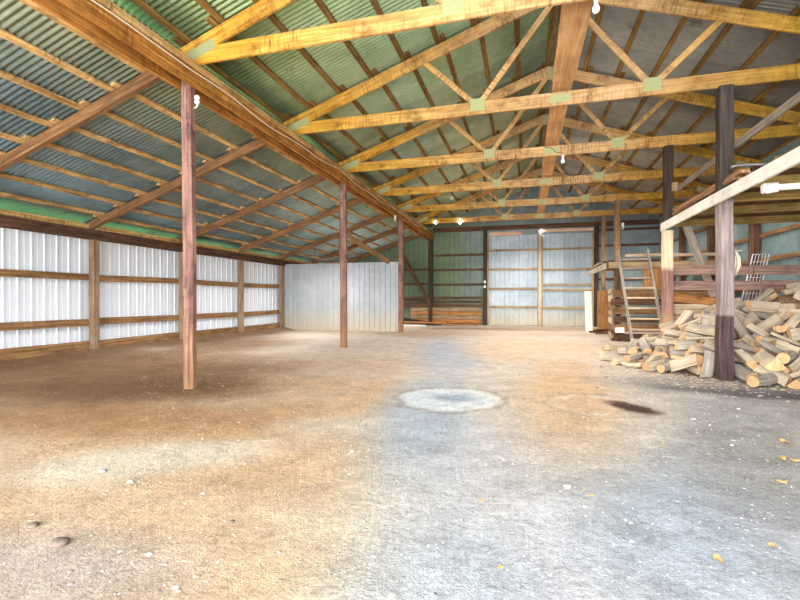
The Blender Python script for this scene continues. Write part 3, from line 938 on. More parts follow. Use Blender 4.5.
(3,3.038,8.845,0.761,0.305,0.896,-0.306,-0.098),
(0,3.257,8.914,0.866,0.745,0.556,-0.181,-0.32),
(2,3.583,9.364,0.985,0.642,-0.753,-0.023,-0.14),
(14,4.667,9.044,1.31,0.098,0.801,0.58,0.109),
(17,2.469,7.495,0.318,0.669,-0.725,-0.055,0.153),
(20,3.086,6.852,0.125,0.331,-0.324,-0.836,0.295),
(17,3.399,7.048,0.26,0.14,-0.331,0.88,0.311),
(11,3.98,6.667,0.242,0.361,0.727,0.413,0.413),
(14,4.259,7.256,0.227,0.131,-0.79,0.428,-0.42),
(0,2.386,7.794,0.402,0.039,0.03,-0.403,-0.914),
(21,2.637,7.654,0.38,0.981,-0.158,0.115,0.013),
(1,2.995,7.428,0.409,0.549,-0.677,0.411,-0.266),
(21,2.695,7.717,0.422,0.171,-0.015,-0.977,0.122),
(8,4.249,7.288,0.401,0.206,-0.406,0.648,0.61),
(18,2.589,7.94,0.471,0.971,-0.238,-0.02,-0.03),
(2,2.532,8.112,0.447,0.776,-0.615,0.059,0.127),
(15,2.407,8.34,0.488,0.017,0.087,-0.553,0.829),
(9,3.991,7.189,0.449,0.276,-0.243,-0.667,0.648),
(16,4.593,7.109,0.334,0.216,0.783,0.549,0.198),
(4,1.517,8.746,0.068,0.058,-0.137,-0.795,0.588),
(3,2.291,8.304,0.412,0.292,-0.096,-0.106,0.946),
(1,2.879,8.487,0.561,0.447,-0.489,-0.549,0.509),
(14,3.978,7.794,0.495,0.864,-0.227,-0.116,0.434),
(14,4.742,7.97,0.604,0.201,-0.739,0.602,0.226),
(3,2.042,8.747,0.36,0.089,-0.12,0.988,0.037),
(12,2.713,8.964,0.743,0.695,-0.575,-0.427,-0.062),
(8,2.675,8.535,0.643,0.752,0.499,0.146,0.405),
(4,3.603,8.21,0.679,0.818,-0.468,-0.329,0.059),
(21,4.019,8.507,0.785,0.222,-0.947,-0.021,-0.232),
(17,2.258,9.329,0.366,0.817,-0.472,-0.091,0.319),
(15,3.215,9.428,0.852,0.95,-0.072,-0.302,-0.027),
(10,3.436,9.198,0.907,0.036,0.94,0.339,0.002),
(9,3.698,9.192,0.916,0.356,0.05,0.597,-0.717),
(11,4.042,8.745,0.952,0.161,-0.378,-0.821,0.398),
(15,1.587,8.242,0.045,0.645,-0.706,-0.242,0.165),
(17,1.678,9.087,0.066,0.772,-0.517,0.143,-0.34),
(4,2.26,7.377,0.152,0.736,-0.508,0.051,-0.445),
(0,1.732,8.35,0.285,0.234,0.619,-0.643,-0.387),
(18,1.954,8.863,0.211,0.235,0.655,-0.713,-0.085),
(9,1.877,7.656,0.092,0.887,0.363,0.083,0.273),
(4,1.992,9.213,0.18,0.827,0.399,-0.212,-0.334),
(15,2.054,8.461,0.137,0.633,-0.495,-0.323,0.5),
(17,2.287,8.56,0.324,0.74,-0.472,0.361,-0.315),
(0,2.164,8.444,0.32,0.628,0.619,-0.266,-0.39),
(15,2.051,8.122,0.08,0.581,-0.603,-0.427,0.341),
(3,1.746,8.465,0.189,0.141,-0.987,0.07,0.041),
(5,2.054,7.56,0.086,0.324,0.282,-0.535,-0.728),
(7,1.911,7.724,0.164,0.781,-0.165,-0.343,-0.495),
(15,2.015,7.871,0.168,0.658,0.739,-0.061,-0.13),
(1,2.647,8.453,0.356,0.778,-0.622,-0.049,-0.067),
(10,1.869,8.573,0.087,0.052,-0.779,0.624,-0.037),
(12,0.993,7.126,0.059,0.71,0.686,-0.119,-0.111),
(1,1.72,7.999,0.161,0.633,-0.708,-0.281,0.138),
(14,2.56,7.376,0.249,0.171,-0.317,0.762,0.538),
(7,1.832,9.053,0.147,0.792,-0.242,0.133,-0.544),
(21,2.191,9.042,0.272,0.104,-0.722,0.627,0.273),
(2,2.727,8.234,0.378,0.424,0.14,0.429,-0.785),
(13,1.533,9.359,0.101,0.446,0.244,-0.355,-0.784),
(15,2.104,9.266,0.269,0.078,-0.031,-0.856,0.511),
(0,2.448,8.185,0.211,0.636,-0.724,0.066,-0.258),
(21,1.766,8.22,0.099,0.155,0.496,-0.79,-0.324),
(8,1.896,8.11,0.091,0.447,-0.324,0.577,-0.602),
(7,1.675,7.923,0.063,0.039,0.349,0.936,0.018),
(3,1.563,8.994,0.057,0.087,-0.931,0.35,-0.061),
(9,2.407,7.463,0.116,0.204,0.603,0.694,0.337),
(20,2.481,7.214,0.189,0.086,0.637,0.086,-0.761),
(3,1.867,8.659,0.22,0.833,-0.175,0.006,-0.525),
(17,2.724,7.337,0.209,0.639,-0.704,-0.27,0.151),
(15,1.645,9.284,0.124,0.68,-0.665,-0.135,0.278),
(20,1.598,8.525,0.087,0.415,0.895,-0.164,-0.015),
(11,2.17,8.11,0.148,0.419,0.35,-0.441,-0.713),
(14,1.981,9.455,0.155,0.546,-0.814,0.126,-0.152),
(15,2.109,8.801,0.174,0.076,-0.272,0.935,0.212),
(13,1.977,9.671,0.134,0.491,-0.67,-0.462,0.311),
(18,3.88,8.184,0.724,0.869,-0.064,-0.113,0.478),
(20,4.196,7.005,0.273,0.05,0.071,-0.889,0.45),
(14,4.793,7.663,0.586,0.821,-0.053,0.09,0.561),
(7,4.91,7.908,0.779,0.688,0.186,0.009,0.701),
(11,4.511,7.192,0.455,0.427,-0.438,-0.612,0.501),
(13,3.961,7.837,0.673,0.558,0.15,-0.743,0.338),
(1,4.769,7.66,0.67,0.452,-0.888,0.078,0.038),
(3,4.463,8.208,0.811,0.263,-0.372,-0.874,-0.171),
(7,3.484,8.75,0.867,0.066,-0.971,0.035,0.228),
(1,4.142,7.54,0.526,0.372,0.821,-0.381,-0.204),
(4,4.105,7.598,0.689,0.435,0.446,-0.258,-0.738),
(14,4.608,9.266,1.32,0.149,0.025,0.961,-0.231),
(19,3.849,8.35,0.774,0.745,-0.232,-0.122,-0.613),
(8,4.305,8.118,0.754,0.538,0.236,-0.073,0.806),
(3,4.902,7.956,0.715,0.643,0.227,0.039,0.731),
(9,4.421,8.767,1.114,0.355,-0.355,-0.834,0.229),
(19,4.599,8.154,0.837,0.078,-0.22,-0.472,-0.85),
(12,3.588,7.861,0.623,0.39,-0.497,0.469,-0.617),
(18,3.635,7.753,0.5,0.268,-0.199,-0.924,0.187),
(13,3.461,7.434,0.392,0.221,0.033,-0.829,0.512),
(16,3.66,9.039,0.989,0.65,-0.754,-0.055,-0.076),
(2,4.5,8.053,0.852,0.679,-0.243,0.686,-0.097),
(4,4.349,7.441,0.599,0.871,-0.425,0.003,0.246),
(3,3.203,8.476,0.843,0.219,-0.928,0.273,0.125),
(13,4.008,8.412,0.835,0.265,-0.301,-0.726,0.558),
(20,4.077,7.995,0.751,0.831,-0.3,0.094,-0.459),
(21,3.808,7.72,0.613,0.121,-0.042,0.671,0.731),
(15,3.843,7.927,0.747,0.424,0.059,0.44,-0.789),
(13,4.52,8.516,1.065,0.587,0.035,-0.661,0.467),
(21,4.737,7.868,0.639,0.171,-0.978,-0.113,0.029),
(2,4.263,8.409,0.885,0.629,-0.383,-0.671,0.081),
(4,3.736,8.665,0.978,0.934,-0.352,0.024,0.054),
(19,4.794,8.164,0.884,0.64,0.757,0.124,-0.043),
(8,4.872,8.596,1.091,0.479,-0.343,-0.748,0.306)]
# ------------------------------------------------------------------ bark bank and firewood
def make_bank():
    bm = new_bm(); g = []
    n0, n1 = 62, 58
    for i in range(n0 + 1):
        row = []
        for j in range(n1 + 1):
            x = 1.5 + (4.86 - 1.5) * i / n0; y = 7.0 + (10.9 - 7.0) * j / n1
            p = Vector((x * 7, y * 7, 0))
            row.append(bm.verts.new((x, y, heap_z(x, y) - .03 + .03 * noise.noise(p) + .02 * noise.noise(p * 2.7))))
        g.append(row)
    for a, b in zip(g, g[1:]):
        for j in range(n1): bm.faces.new((a[j], b[j], b[j + 1], a[j + 1])).smooth = True
    m, nt, bs = mat_base('bark_debris'); q = N(nt)
    pos = q.add('ShaderNodeNewGeometry').outputs['Position']
    n = q.noise(q.mapping(pos, (30, 22, 30)), 1.0, 6, .75)
    q.link(q.ramp(n, [(.3, lin((70, 52, 38))), (.5, lin((138, 106, 78))), (.7, lin((208, 172, 132)))]), bs.inputs['Base Color'])
    bs.inputs['Roughness'].default_value = .95; q.bump(bs, n, 1.0, .03)
    o = obj('bark_debris', bm, m); o['kind'] = 'stuff'
    tag(o, 'bank of bark chips and debris under the firewood heap', 'bark debris')
make_bank()
LOGS = [v for v in LOG_DATA if not (v[1] < 2.25 and v[2] < 7.55)]
logmesh = [log_mesh(i) for i in range(NV)]
def log_label(v, x, y, z):
    kind = {'wedge': 'split firewood wedge', 'half': 'half-round firewood log', 'slab': 'flat slab of split firewood', 'round': 'round firewood stick with bark'}[LOGKIND[v]]
    if x < 2.05: w = 'spilled on dirt by the ladder foot'
    elif x < 2.62: w = 'spilled left of the purple post'
    else:
        side = 'behind the purple post' if x < 3.1 else ('mid heap' if x < 4.0 else 'at the right end')
        lev = 'low in front' if y < 7.75 else ('halfway up' if y < 8.5 else 'high by the rails')
        w = '%s %s' % (lev, side)
    return '%s lying %s' % (kind, w), kind
for v, x, y, z, qw, qx, qy, qz in LOGS:
    o = bpy.data.objects.new('firewood', logmesh[v]); COL.objects.link(o)
    o.rotation_mode = 'QUATERNION'; o.rotation_quaternion = (qw, qx, qy, qz); o.location = (x, y, z)
    lb, kd = log_label(v, x, y, z)
    tag(o, lb, 'firewood', lb.replace(' lying ', 's '))

# ------------------------------------------------------------------ plank rails beside the heap
GR = 'plank rails holding back the firewood'
o = timber('rail_plank', (2.62, T[2] + .1, 1.645), (4.0, T[2] + .1, 1.64), .05, .17, M['rail']); tag(o, 'top reddish plank rail, length starting at the two-tone post', 'plank', GR)
o = timber('rail_plank', (4.02, T[2] + .1, 1.635), (5.0, T[2] + .1, 1.63), .05, .17, M['rail']); tag(o, 'top reddish plank rail, length running out at the right edge', 'plank', GR)
o = timber('rail_plank', (2.62, T[2] + .1, 1.365), (5.0, T[2] + .1, 1.35), .05, .17, M['rail']); tag(o, 'second reddish plank rail, directly below the jointed top rail', 'plank', GR)
o = timber('rail_plank', (2.62, T[2] + .1, 1.15), (3.4, T[2] + .1, 1.05), .045, .16, M['orange_plank']); tag(o, 'sagging orange plank between the two-tone post and grey purple post', 'plank', GR)
for z, h, w in ((.91, .20, 'pale plank below the sagging orange plank'), (.68, .22, 'second pale plank below the sagging orange plank'), (.44, .22, 'lowest pale plank, its foot behind the spilled firewood')):
    o = timber('rail_plank', (2.62, T[2] + .1, z), (3.5, T[2] + .1, z), .045, h, M['pale_plank']); tag(o, w, 'plank', GR)
o = timber('leaning_plank', (3.52, T[2] + .45, 1.15), (3.12, T[2] + .75, 2.62), .14, .04, M['grey_board'], up=(0, 1, 0)); tag(o, 'dark grey plank leaning behind the rails, left of the grey purple post', 'plank')
# wire rack leaning behind the rails
rk = thing('wire_rack', 'white wire rack leaning behind the plank rails above the firewood', 'rack', (3.9, T[2] + .35, .5))
ra, rb_ = Vector((3.78, T[2] + .3, .45)), Vector((4.28, T[2] + .75, 1.98))
for s in (0, 1):
    bm = new_bm(); tube(bm, [ra + Vector((.27 * s, 0, 0)), rb_ + Vector((.27 * s, 0, 0))], .011); obj('side_rail', bm, M['wire'], rk)
for i in range(1, 5):
    bm = new_bm(); tube(bm, [ra + Vector((.27 * i / 5, 0, 0)), rb_ + Vector((.27 * i / 5, 0, 0))], .006, 6); obj('wire', bm, M['wire'], rk)
for i in range(11):
    p = ra + (rb_ - ra) * (i / 10)
    bm = new_bm(); tube(bm, [p, p + Vector((.27, 0, 0))], .006, 6); obj('cross_wire', bm, M['wire'], rk)
# rope hanging on the grey post
bm = new_bm()
px, py = XP + .02 + .1, T[1] - .02
for q in range(6):
    a = q * 1.1
    tube(bm, [(px + .02 + .012 * math.cos(a), py + .03 * math.sin(a), 1.74), (px + .045 + .02 * math.cos(a + 1), py + .04 * math.sin(a + 1), 1.66), (px + .035 + .03 * math.cos(a + 2), py + .03 * math.sin(a), 1.56), (px + .02 + .02 * math.cos(a + 2.5), py + .02, 1.47 - .012 * q)], [.008, .011, .011, .006], 6)
tube(bm, [(px - .02, py, 1.75), (px + .10, py, 1.76)], .007, 6)
tag(obj('rope_hank', bm, M['rope'], smooth=True), 'frayed pale rope hanging on the right side of the grey purple post', 'rope')

# ------------------------------------------------------------------ loft on the right
o = timber('loft_rim_board', (XP - .093, T[0] - .12, 2.475), (XP - .093, T[2] + .06, 2.475), .042, .15, M['painted'], seg=.8)
tag(o, 'long white painted board along the edge of the loft', 'board')
for i, y in enumerate((T[2] + .03, 8.35, 7.35, 6.45, 5.6, 4.7)):
    o = timber('loft_joist', (XP - .071, y, 2.54), (XR + .05, y, 2.54), .045, .13, M['joist'], seg=.6)
    tag(o, 'mossy brown loft joist, %s from the two-tone post toward the camera' % ORD[i], 'joist', 'joists under the loft')
for i in range(8):
    x = XP + .12 + .29 * i
    o = timber('loft_deck_board', (x + .03, 4.3, 2.62), (x + .03, T[2] + .12, 2.62), .27, .03, M['dark_girt'], jit=.002, seg=1)
    tag(o, 'brown deck board laid over the loft joists, %s in from the white edge board' % ORD[i], 'board', 'loft deck boards')
GL = 'lumber stacked on the edge of the loft'
zz = 2.637
for i, (x, a, b, w, h) in enumerate(((2.62, 6.7, 9.2, .12, .045), (2.77, 6.9, 9.3, .14, .045), (2.64, 6.55, 9.1, .11, .04), (2.80, 6.8, 9.25, .12, .045), (2.68, 6.7, 9.3, .13, .04))):
    z = zz + h / 2 + (0, 0, .047, .047, .094)[i]
    o = timber('stacked_board', (x, a, z), (x + R.uniform(-.02, .02), b, z), w, h, M['lumber'])
    tag(o, ('bottom left brown board in the loft edge stack', 'bottom right brown board in the loft edge stack', 'middle left brown board in the loft edge stack', 'middle right brown board in the loft edge stack', 'topmost brown board on the loft edge stack')[i], 'board', GL)
for i, (y, z) in enumerate(((6.74, 2.815), (6.95, 2.765))):
    bm = new_bm(); tube(bm, [(2.56 + .12 * i, y, z), (2.62 + .12 * i, y, z + .012), (3.1, y + .05, z + .012), (3.6, y + .1, z + .012)], .018, 8)
    tag(obj('conduit_pipe', bm, M['steel']), ('grey pipe lying across the top of the loft lumber stack', 'shorter grey pipe just under the topmost loft pipe')[i], 'pipe', 'pipes on the loft lumber')
wp = thing('drain_pipe', 'white plastic pipe with elbow hanging under the loft joists at right', 'pipe', (2.9, 5.75, 2.3))
bm = new_bm(); tube(bm, [(2.60, 5.85, 2.33), (3.3, 5.85, 2.345), (4.4, 5.85, 2.36)], .035, 12); obj('pipe', bm, M['white_plastic'], wp)
bm = new_bm(); beam(bm, (2.53, 5.85, 2.325), (2.66, 5.85, 2.33), .1, .1, ch=.02, jit=0); obj('elbow', bm, M['white_plastic'], wp)
bm = new_bm(); tube(bm, [(2.56, 5.85, 2.34), (2.545, 5.80, 2.31), (2.54, 5.74, 2.29)], .042, 12); obj('elbow_end', bm, M['white_plastic'], wp)
for x in (3.2, 4.2):
    bm = new_bm(); tube(bm, [(x, 5.85 + .045 * math.sin(t), 2.345 + .045 * math.cos(t)) for t in [2 * PI * q / 12 for q in range(13)]] + [(x, 5.85, 2.41)], .004, 6); obj('hanger', bm, M['steel'], wp)
o = timber('brace_board', (XP + .125, T[0] - .12, 3.20), (XP + .14, T[2] - .05, 3.17), .04, .10, M['grey_board'], seg=.8, jit=.004)
tag(o, 'weathered grey board running level behind the grey purple post', 'board')
o = timber('wood_block', (XP + .03, T[2] - .1, 3.2), (XP + .13, T[2] - .1, 3.2), .05, .16, M['tan_girt']); tag(o, 'small wood block nailed to the dark upper post', 'block')

# ------------------------------------------------------------------ platform behind the ladder
YP = 12.75
GP = 'planks on the front of the platform'
for i in range(6):
    z = .13 + .225 * i
    o = timber('platform_plank', (2.2 + R.uniform(-.05, .03), YP + R.uniform(-.01, .02), z), (4.9, YP, z + R.uniform(-.02, .02)), .04, (.16, .18, .15, .175, .16, .19)[i], M['girt'] if i % 2 else M['dark_girt'], jit=.005)
    tag(o, 'tan horizontal plank behind the ladder, %s up from the ground' % ORD[i], 'plank', GP)
for i, x in enumerate((2.34, 3.62, 4.8)):
    o = timber('platform_post', (x, YP + .07, -.1), (x, YP + .07, 1.9), .1, .09, M['dark_girt'], up=(0, 1, 0)); tag(o, ('dark upright behind the platform planks at the left corner', 'dark upright behind the platform planks right of the two-tone post', 'dark upright of the platform by the right wall')[i], 'post', 'platform uprights')
o = timber('osb_sheet', (3.12, YP + .03, 1.36), (3.12, YP + .03, 2.06), .42, .016, M['osb'], up=(0, 1, 0)); tag(o, 'orange particle board sheet behind the upper ladder rungs', 'panel')
o = timber('platform_plank', (2.1, YP, 1.99), (4.9, YP, 1.98), .045, .15, M['tan_girt']); tag(o, 'tan rim plank along the front edge of the platform deck', 'plank', GP)
o = timber('platform_rail', (2.5, YP + .06, 2.24), (4.9, YP + .06, 2.22), .04, .07, M['pale_plank']); tag(o, 'thin pale rail just above the platform deck', 'rail')
for i in range(7):
    y = YP + .06 + .5 * i
    o = timber('platform_deck_board', (1.98 + (.12 if i < 2 else 0), y + .24, 2.071), (4.95, y + .24, 2.071), .48, .03, M['girt'], seg=1)
    tag(o, 'brown board of the platform deck, %s from its front edge' % ORD[i], 'board', 'platform deck boards')
for i, (x0, y0, x1, y1, dz) in enumerate(((2.02, 13.4, 2.12, 15.6, 0), (2.2, 13.2, 2.22, 15.4, 0), (2.06, 13.1, 2.3, 15.2, .045))):
    o = timber('stacked_board', (x0, y0, 2.108 + dz), (x1, y1, 2.108 + dz), .14, .04, M['grey_board'])
    tag(o, ('lower grey board jutting over the left end of the platform', 'second grey board lying on the left end of the platform', 'topmost grey board on the left end of the platform')[i], 'board', 'grey boards on the platform')
o = timber('platform_joist', (2.03, YP + .03, 1.975), (2.03, 16.2, 1.975), .045, .16, M['grey_board']); tag(o, 'grey joist along the left end of the platform', 'joist')
o = timber('platform_joist', (4.8, YP + .03, 1.975), (4.8, 16.2, 1.975), .045, .16, M['girt']); tag(o, 'brown joist under the right end of the platform against the wall', 'joist')
for i in range(7):
    z = .13 + .2 * i
    o = timber('side_plank', (2.17, YP + .05, z), (2.36, T[4] - .1, z + R.uniform(-.02, .02)), .04, R.uniform(.13, .19), (M['tan_girt'], M['girt'], M['pale_plank'])[i % 3], jit=.008)
    tag(o, 'rough side plank left of the ladder, %s up from the ground' % ORD[i], 'plank', 'side planks of the platform')
o = timber('white_block', (2.24, YP - .10, .30), (2.45, YP - .10, .31), .05, .14, M['painted']); tag(o, 'small whitewashed board end left of the ladder foot', 'board')
o = timber('osb_sheet', (2.42, 15.7, -.02), (2.42, 15.7, 1.38), .36, .016, M['osb'], up=(0, 1, 0)); tag(o, 'orange particle board standing between the two brown posts', 'panel')
o = timber('white_board', (2.06, 16.2, -.01), (2.04, 16.35, 1.38), .22, .02, M['painted'], up=(0, 1, 0)); tag(o, 'narrow whitish board leaning right of the sliding doors', 'board')
for i, (x0, y0, x1, y1, z) in enumerate(((2.1, 15.2, 2.9, 15.1, .05), (2.0, 15.6, 2.8, 15.9, .05), (2.1, 15.35, 2.7, 15.6, .12))):
    o = timber('scrap_board', (x0, y0, z), (x1, y1, z), .13, .05, M['dark_girt']); tag(o, ('front scrap board on the dirt between the brown posts', 'rear scrap board on the dirt between the brown posts', 'scrap board lying on top between the brown posts')[i], 'board', 'scrap boards between the posts')
# ladder
ld = thing('ladder', 'grey wooden step ladder leaning on the plank platform', 'ladder', (2.66, 11.15, 0))
b0, t0 = Vector((2.33, 11.1, .02)), Vector((2.30, 12.66, 2.36))
b1, t1 = Vector((2.98, 11.1, .02)), Vector((2.99, 12.66, 2.36))
lup = (0, -.83, .55)
timber('side_rail', b0, t0, .045, .11, M['grey_board'], ld, up=lup, jit=.004)
timber('side_rail', b1, t1, .045, .11, M['grey_board'], ld, up=lup, jit=.004)
for i in range(9):
    k = .06 + .104 * i
    a, b = b0 + (t0 - b0) * k, b1 + (t1 - b1) * k
    timber('tread' if i < 6 else 'rung', a + Vector((.02, 0, 0)), b - Vector((.02, 0, 0)), .10 if i < 6 else .07, .045, M['pale_plank'] if i < 6 else M['grey_board'], ld)
o = timber('white_step', (2.31, 11.0, .08), (2.99, 11.0, .08), .05, .16, M['painted']); tag(o, 'whitish board lying against the foot of the ladder', 'board')

# ------------------------------------------------------------------ back wall
def door(n, x0, x1, zs):
    y = T[6] + .04
    d = struct(sheet('door_%d' % n, (x0, y, .02), (1, 0, 0), (0, 0, 1), (0, -1, 0), x1 - x0, 3.76, RIB9, M['door']))
    for z in zs:
        timber('door_girt', (x0 + .05, y - .055, z), (x1 - .05, y - .055, z), .035, .085, M['tan_girt'], d)
    timber('stile', (x0 + .035, y - .06, .03), (x0 + .035, y - .06, 3.76), .07, .035, M['tan_girt'], d, up=(0, 1, 0))
    timber('stile', (x1 - .035, y - .06, .03), (x1 - .035, y - .06, 3.76), .07, .035, M['tan_girt'], d, up=(0, 1, 0))
    return d
door(1, -1.57, .535, (3.16, 2.36, 1.55, .78))
d2 = door(2, .60, 2.63, (3.16, 2.32, 1.70, 1.48, .76))
o = timber('door_stop', (.57, T[6] - .07, -.05), (.57, T[6] - .07, 3.82), .12, .06, M['split'], up=(0, 1, 0)); tag(o, 'pale upright post between the two sliding doors', 'post')
o = timber('door_track', (-1.5, T[6] - .02, 3.86), (-.15, T[6] - .02, 3.86), .06, .14, M['pink']); tag(o, 'pale pinkish board painted as light in the gap over the left sliding door', 'track', 'boards painted as gap light over the doors')  # board coloured as light shining through the gap above the doors
o = timber('door_track', (.5, T[6] - .02, 3.91), (2.6, T[6] - .02, 3.91), .06, .10, M['pink']); tag(o, 'pale pinkish board painted as light in the gap over the right sliding door', 'track', 'boards painted as gap light over the doors')
o = timber('wall_beam', (-3.9, T[6] - .02, 4.12), (4.95, T[6] - .02, 4.10), .05, .19, M['dark_girt']); tag(o, 'dark red beam across the back wall above the sliding doors', 'beam')
def bgirt(x0, x1, z, h, mat, label, grp):
    o = timber('wall_girt', (x0, T[6] + .06, z), (x1, T[6] + .06, z), .05, h, mat); tag(o, label, 'girt', grp)
for i, z in enumerate((3.02, 2.38, 1.74)):
    bgirt(-3.9, -1.74, z, .09, M['dark_girt'], 'dark red girt left of the sliding doors, %s from the top' % ORD[i], 'girts left of the doors')
    bgirt(-8.5, -4.1, z - .6, .09, M['dark_girt'], 'dark girt on the back wall beyond the silver partition, %s from the top' % ORD[i], 'girts behind the partition')
for i, z in enumerate((3.86, 3.24, 2.6, 1.9)):
    bgirt(2.82, 4.98, z, .09, M['dark_girt'], 'dark girt on the back wall right of the doors, %s from the top' % ORD[i], 'girts right of the doors')
for i in range(7):
    z = 1.16 - .165 * i
    a = -5.4 if i < 3 else -4.9
    o = timber('crib_plank', (a, T[6] - .08 - (.03 if i > 3 else 0), z), (-1.78, T[6] - .08 - (.03 if i > 3 else 0), z), .04, .10 if i < 3 else .15, M['dark_girt'] if i < 3 else M['orange_plank'] if i in (4, 6) else M['tan_girt'], jit=.006)
    tag(o, 'plank low on the back wall left of the doors, %s from the top' % ORD[i], 'plank', 'low planks on the back wall')
o = timber('brace_board', (-3.98, T[6] - .24, .85), (-5.35, T[6] - .24, 3.25), .16, .05, M['dark_girt'], up=(0, 1, 0)); tag(o, 'dark diagonal brace leaning up left of the far header post', 'brace')
GB = 'lumber on the dirt by the back wall'
for i, (x0, y0, x1, y1, z, m, lb) in enumerate(((-5.3, 18.6, -3.1, 18.2, .125, 'orange_plank', 'orange board lying on the dirt by the far header post'), (-5.6, 18.3, -3.4, 18.55, .04, 'dark_girt', 'dark board underneath the orange board by the back wall'),
        (-5.2, 17.9, -3.9, 17.7, .03, 'painted', 'white board end lying on the dirt beside the silver partition'), (-3.3, 18.75, -1.9, 18.8, .04, 'orange_plank', 'orange board lying on the dirt along the back planks'), (-5.4, 18.85, -4.0, 18.9, .07, 'black_tarp', 'blackened beam propped low behind the orange board'))):
    o = timber('loose_board', (x0, y0, z + (.2 if i == 4 else 0)), (x1, y1, z), .15, .06 if i != 4 else .12, M[m]); tag(o, lb, 'board', GB)
for i, z in enumerate((1.78, 1.58)):
    bm = new_bm(); beam(bm, (-1.66, T[6] - .13, z), (-1.66, T[6] - .13, z + .11), .09, .04, up=(0, 1, 0), ch=.012, jit=0)
    b = obj('switch_box', bm, M['white_plastic']); tag(b, ('upper white switch box on the dark post left of the doors', 'lower white switch box on the dark post left of the doors')[i], 'switch box', 'switch boxes by the doors')
    bm = new_bm(); beam(bm, (-1.66, T[6] - .155, z + .04), (-1.66, T[6] - .155, z + .065), .015, .02, up=(0, 1, 0), ch=.003, jit=0); obj('toggle', bm, M['steel'], b)
# right wall girts
for i, z in enumerate((3.2, 2.53, 1.98, 1.3)):
    o = timber('wall_girt', (XR + .06, 3, z), (XR + .06, T[6], z), .045, .09, M['girt'], seg=1); tag(o, 'brown girt along the right corrugated wall, %s from the top' % ORD[i], 'girt', 'girts on the right wall')

# ------------------------------------------------------------------ above the partition
o = timber('stud', (-6.2, T[4] + .02, 2.36), (-6.2, T[4] + .02, lean_bot(-6.2) - .01), .13, .06, M['girt'], up=(0, 1, 0)); tag(o, 'short brown stud standing on top of the silver partition', 'stud')
o = timber('brace_board', (-4.45, T[4] + .06, 2.36), (-5.95, T[4] + .06, 3.32), .16, .045, M['girt'], up=(0, 1, 0)); tag(o, 'brown diagonal brace right of the stud above the silver partition', 'brace')
o = timber('partition_cap', (XL + .1, T[4] + .13, 2.33), (-4.16, T[4] + .13, 2.33), .045, .09, M['girt']); tag(o, 'board along the back of the silver partition top edge', 'board')
bm = new_bm(); tube(bm, [(-7.7, T[4] - .06, 2.55), (-7.6, T[4] - .06, 2.62), (-6.9, T[4] - .06, 2.5), (-6.4, T[4] - .06, 2.53)], .018, 8); tube(bm, [(-7.15, T[4] - .06, 2.53), (-7.15, T[4] - .06, 2.86)], .012, 8)
tag(obj('wall_pipe', bm, M['steel']), 'thin grey pipe above the left end of the silver partition', 'pipe')

# ------------------------------------------------------------------ wires, bulbs, small fittings
bm = new_bm()
pts = []
y = 1.7
while y < 16.5:
    pts.append((XH + .133, y, 3.90 - .06 * abs(math.sin(y * .66 + .4)) - .02 * math.sin(y * 3.3)))
    y += .16
tube(bm, pts, .008, 6)
tag(obj('electric_cable', bm, M['cable_white'], smooth=True), 'pale electric cable stapled along the header beam', 'cable')
def insulator(x, y, z, label, s=1.0):
    t = thing('insulator', label, 'insulator', (x, y, z), 'white insulators on posts')
    bm = new_bm(); lathe(bm, (x, y, z), [(.014 * s, -.05 * s), (.028 * s, -.035 * s), (.028 * s, -.01 * s), (.018 * s, 0), (.03 * s, .012 * s), (.03 * s, .035 * s), (.014 * s, .05 * s)], 12); obj('body', bm, M['white_plastic'], t)
    bm = new_bm(); tube(bm, [(x - .04 * s, y, z - .08 * s), (x, y - .02 * s, z - .10 * s), (x + .02 * s, y - .01, z - .06 * s), (x, y, z)], .008 * s, 8); obj('hook', bm, M['white_plastic'], t)
insulator(XH + .12, T[0] - .02, 3.56, 'white insulator hook on the side of the nearest reddish pole', 1.1)
insulator(XH + .16, T[3] + 1.2, 3.62, 'white insulator under the header beam near the silver partition end', 1.3)
insulator(XP + .13, T[4] - .1, 3.27, 'white insulator on the brown post behind the ladder', 1.3)
GBU = 'bare bulbs hanging from the truss chords'
def bulb(x, y, z, label, s=1.0, lit=False, socket='steel'):
    t = thing('light_bulb', label, 'light bulb', (x, y, z), GBU)
    bm = new_bm(); lathe(bm, (x, y, z), [(.034 * s, .0), (.036 * s, -.012 * s), (.022 * s, -.018 * s), (.022 * s, -.06 * s)], 16); obj('socket', bm, M['white_plastic'], t)
    bm = new_bm(); lathe(bm, (x, y, z - .06 * s), [(.016 * s, 0), (.02 * s, -.02 * s), (.036 * s, -.05 * s), (.040 * s, -.075 * s), (.032 * s, -.1 * s), (.012 * s, -.113 * s)], 16); obj('globe', bm, M['bulb_lit' if lit else 'bulb'], t)
bulb(.65, T[0], 4.0, 'white bulb hanging under the nearest truss at the top edge', .85)
bulb(.72, T[2] + .0, 4.0, 'white bulb hanging under the third truss beside its middle plate', .95)
bulb(-2.38, T[5] - .06, 4.16, 'glaring lit bulb under the farthest truss, right of the two', 1.3, True)
bulb(-3.32, T[5] - .06, 4.16, 'glaring lit bulb beside the far end of the header beam', 1.0, True)
bulb(.62, T[6] - .12, 4.0, 'lit bulb over the joint of the sliding doors', .9, True)
bm = new_bm(); tube(bm, [(.35, T[2] - .03, 4.19), (.5, T[2] - .035, 4.15), (.58, T[2] - .03, 4.06), (.72, T[2] - .03, 4.03)], .006, 6)
tag(obj('bulb_wire', bm, M['black_tarp']), 'dark wire drooping over the middle plate of the third truss', 'wire')
bm = new_bm(); tube(bm, [(-2.3, T[5] - .041, 4.07), (-2.0, T[5] - .041, 4.12), (-1.62, T[5] - .041, 4.17)], .02, 8)
tag(obj('lamp_arm', bm, M['pink']), 'pale rod slanting right of the glaring bulb on the farthest truss', 'rod')
bm = new_bm()
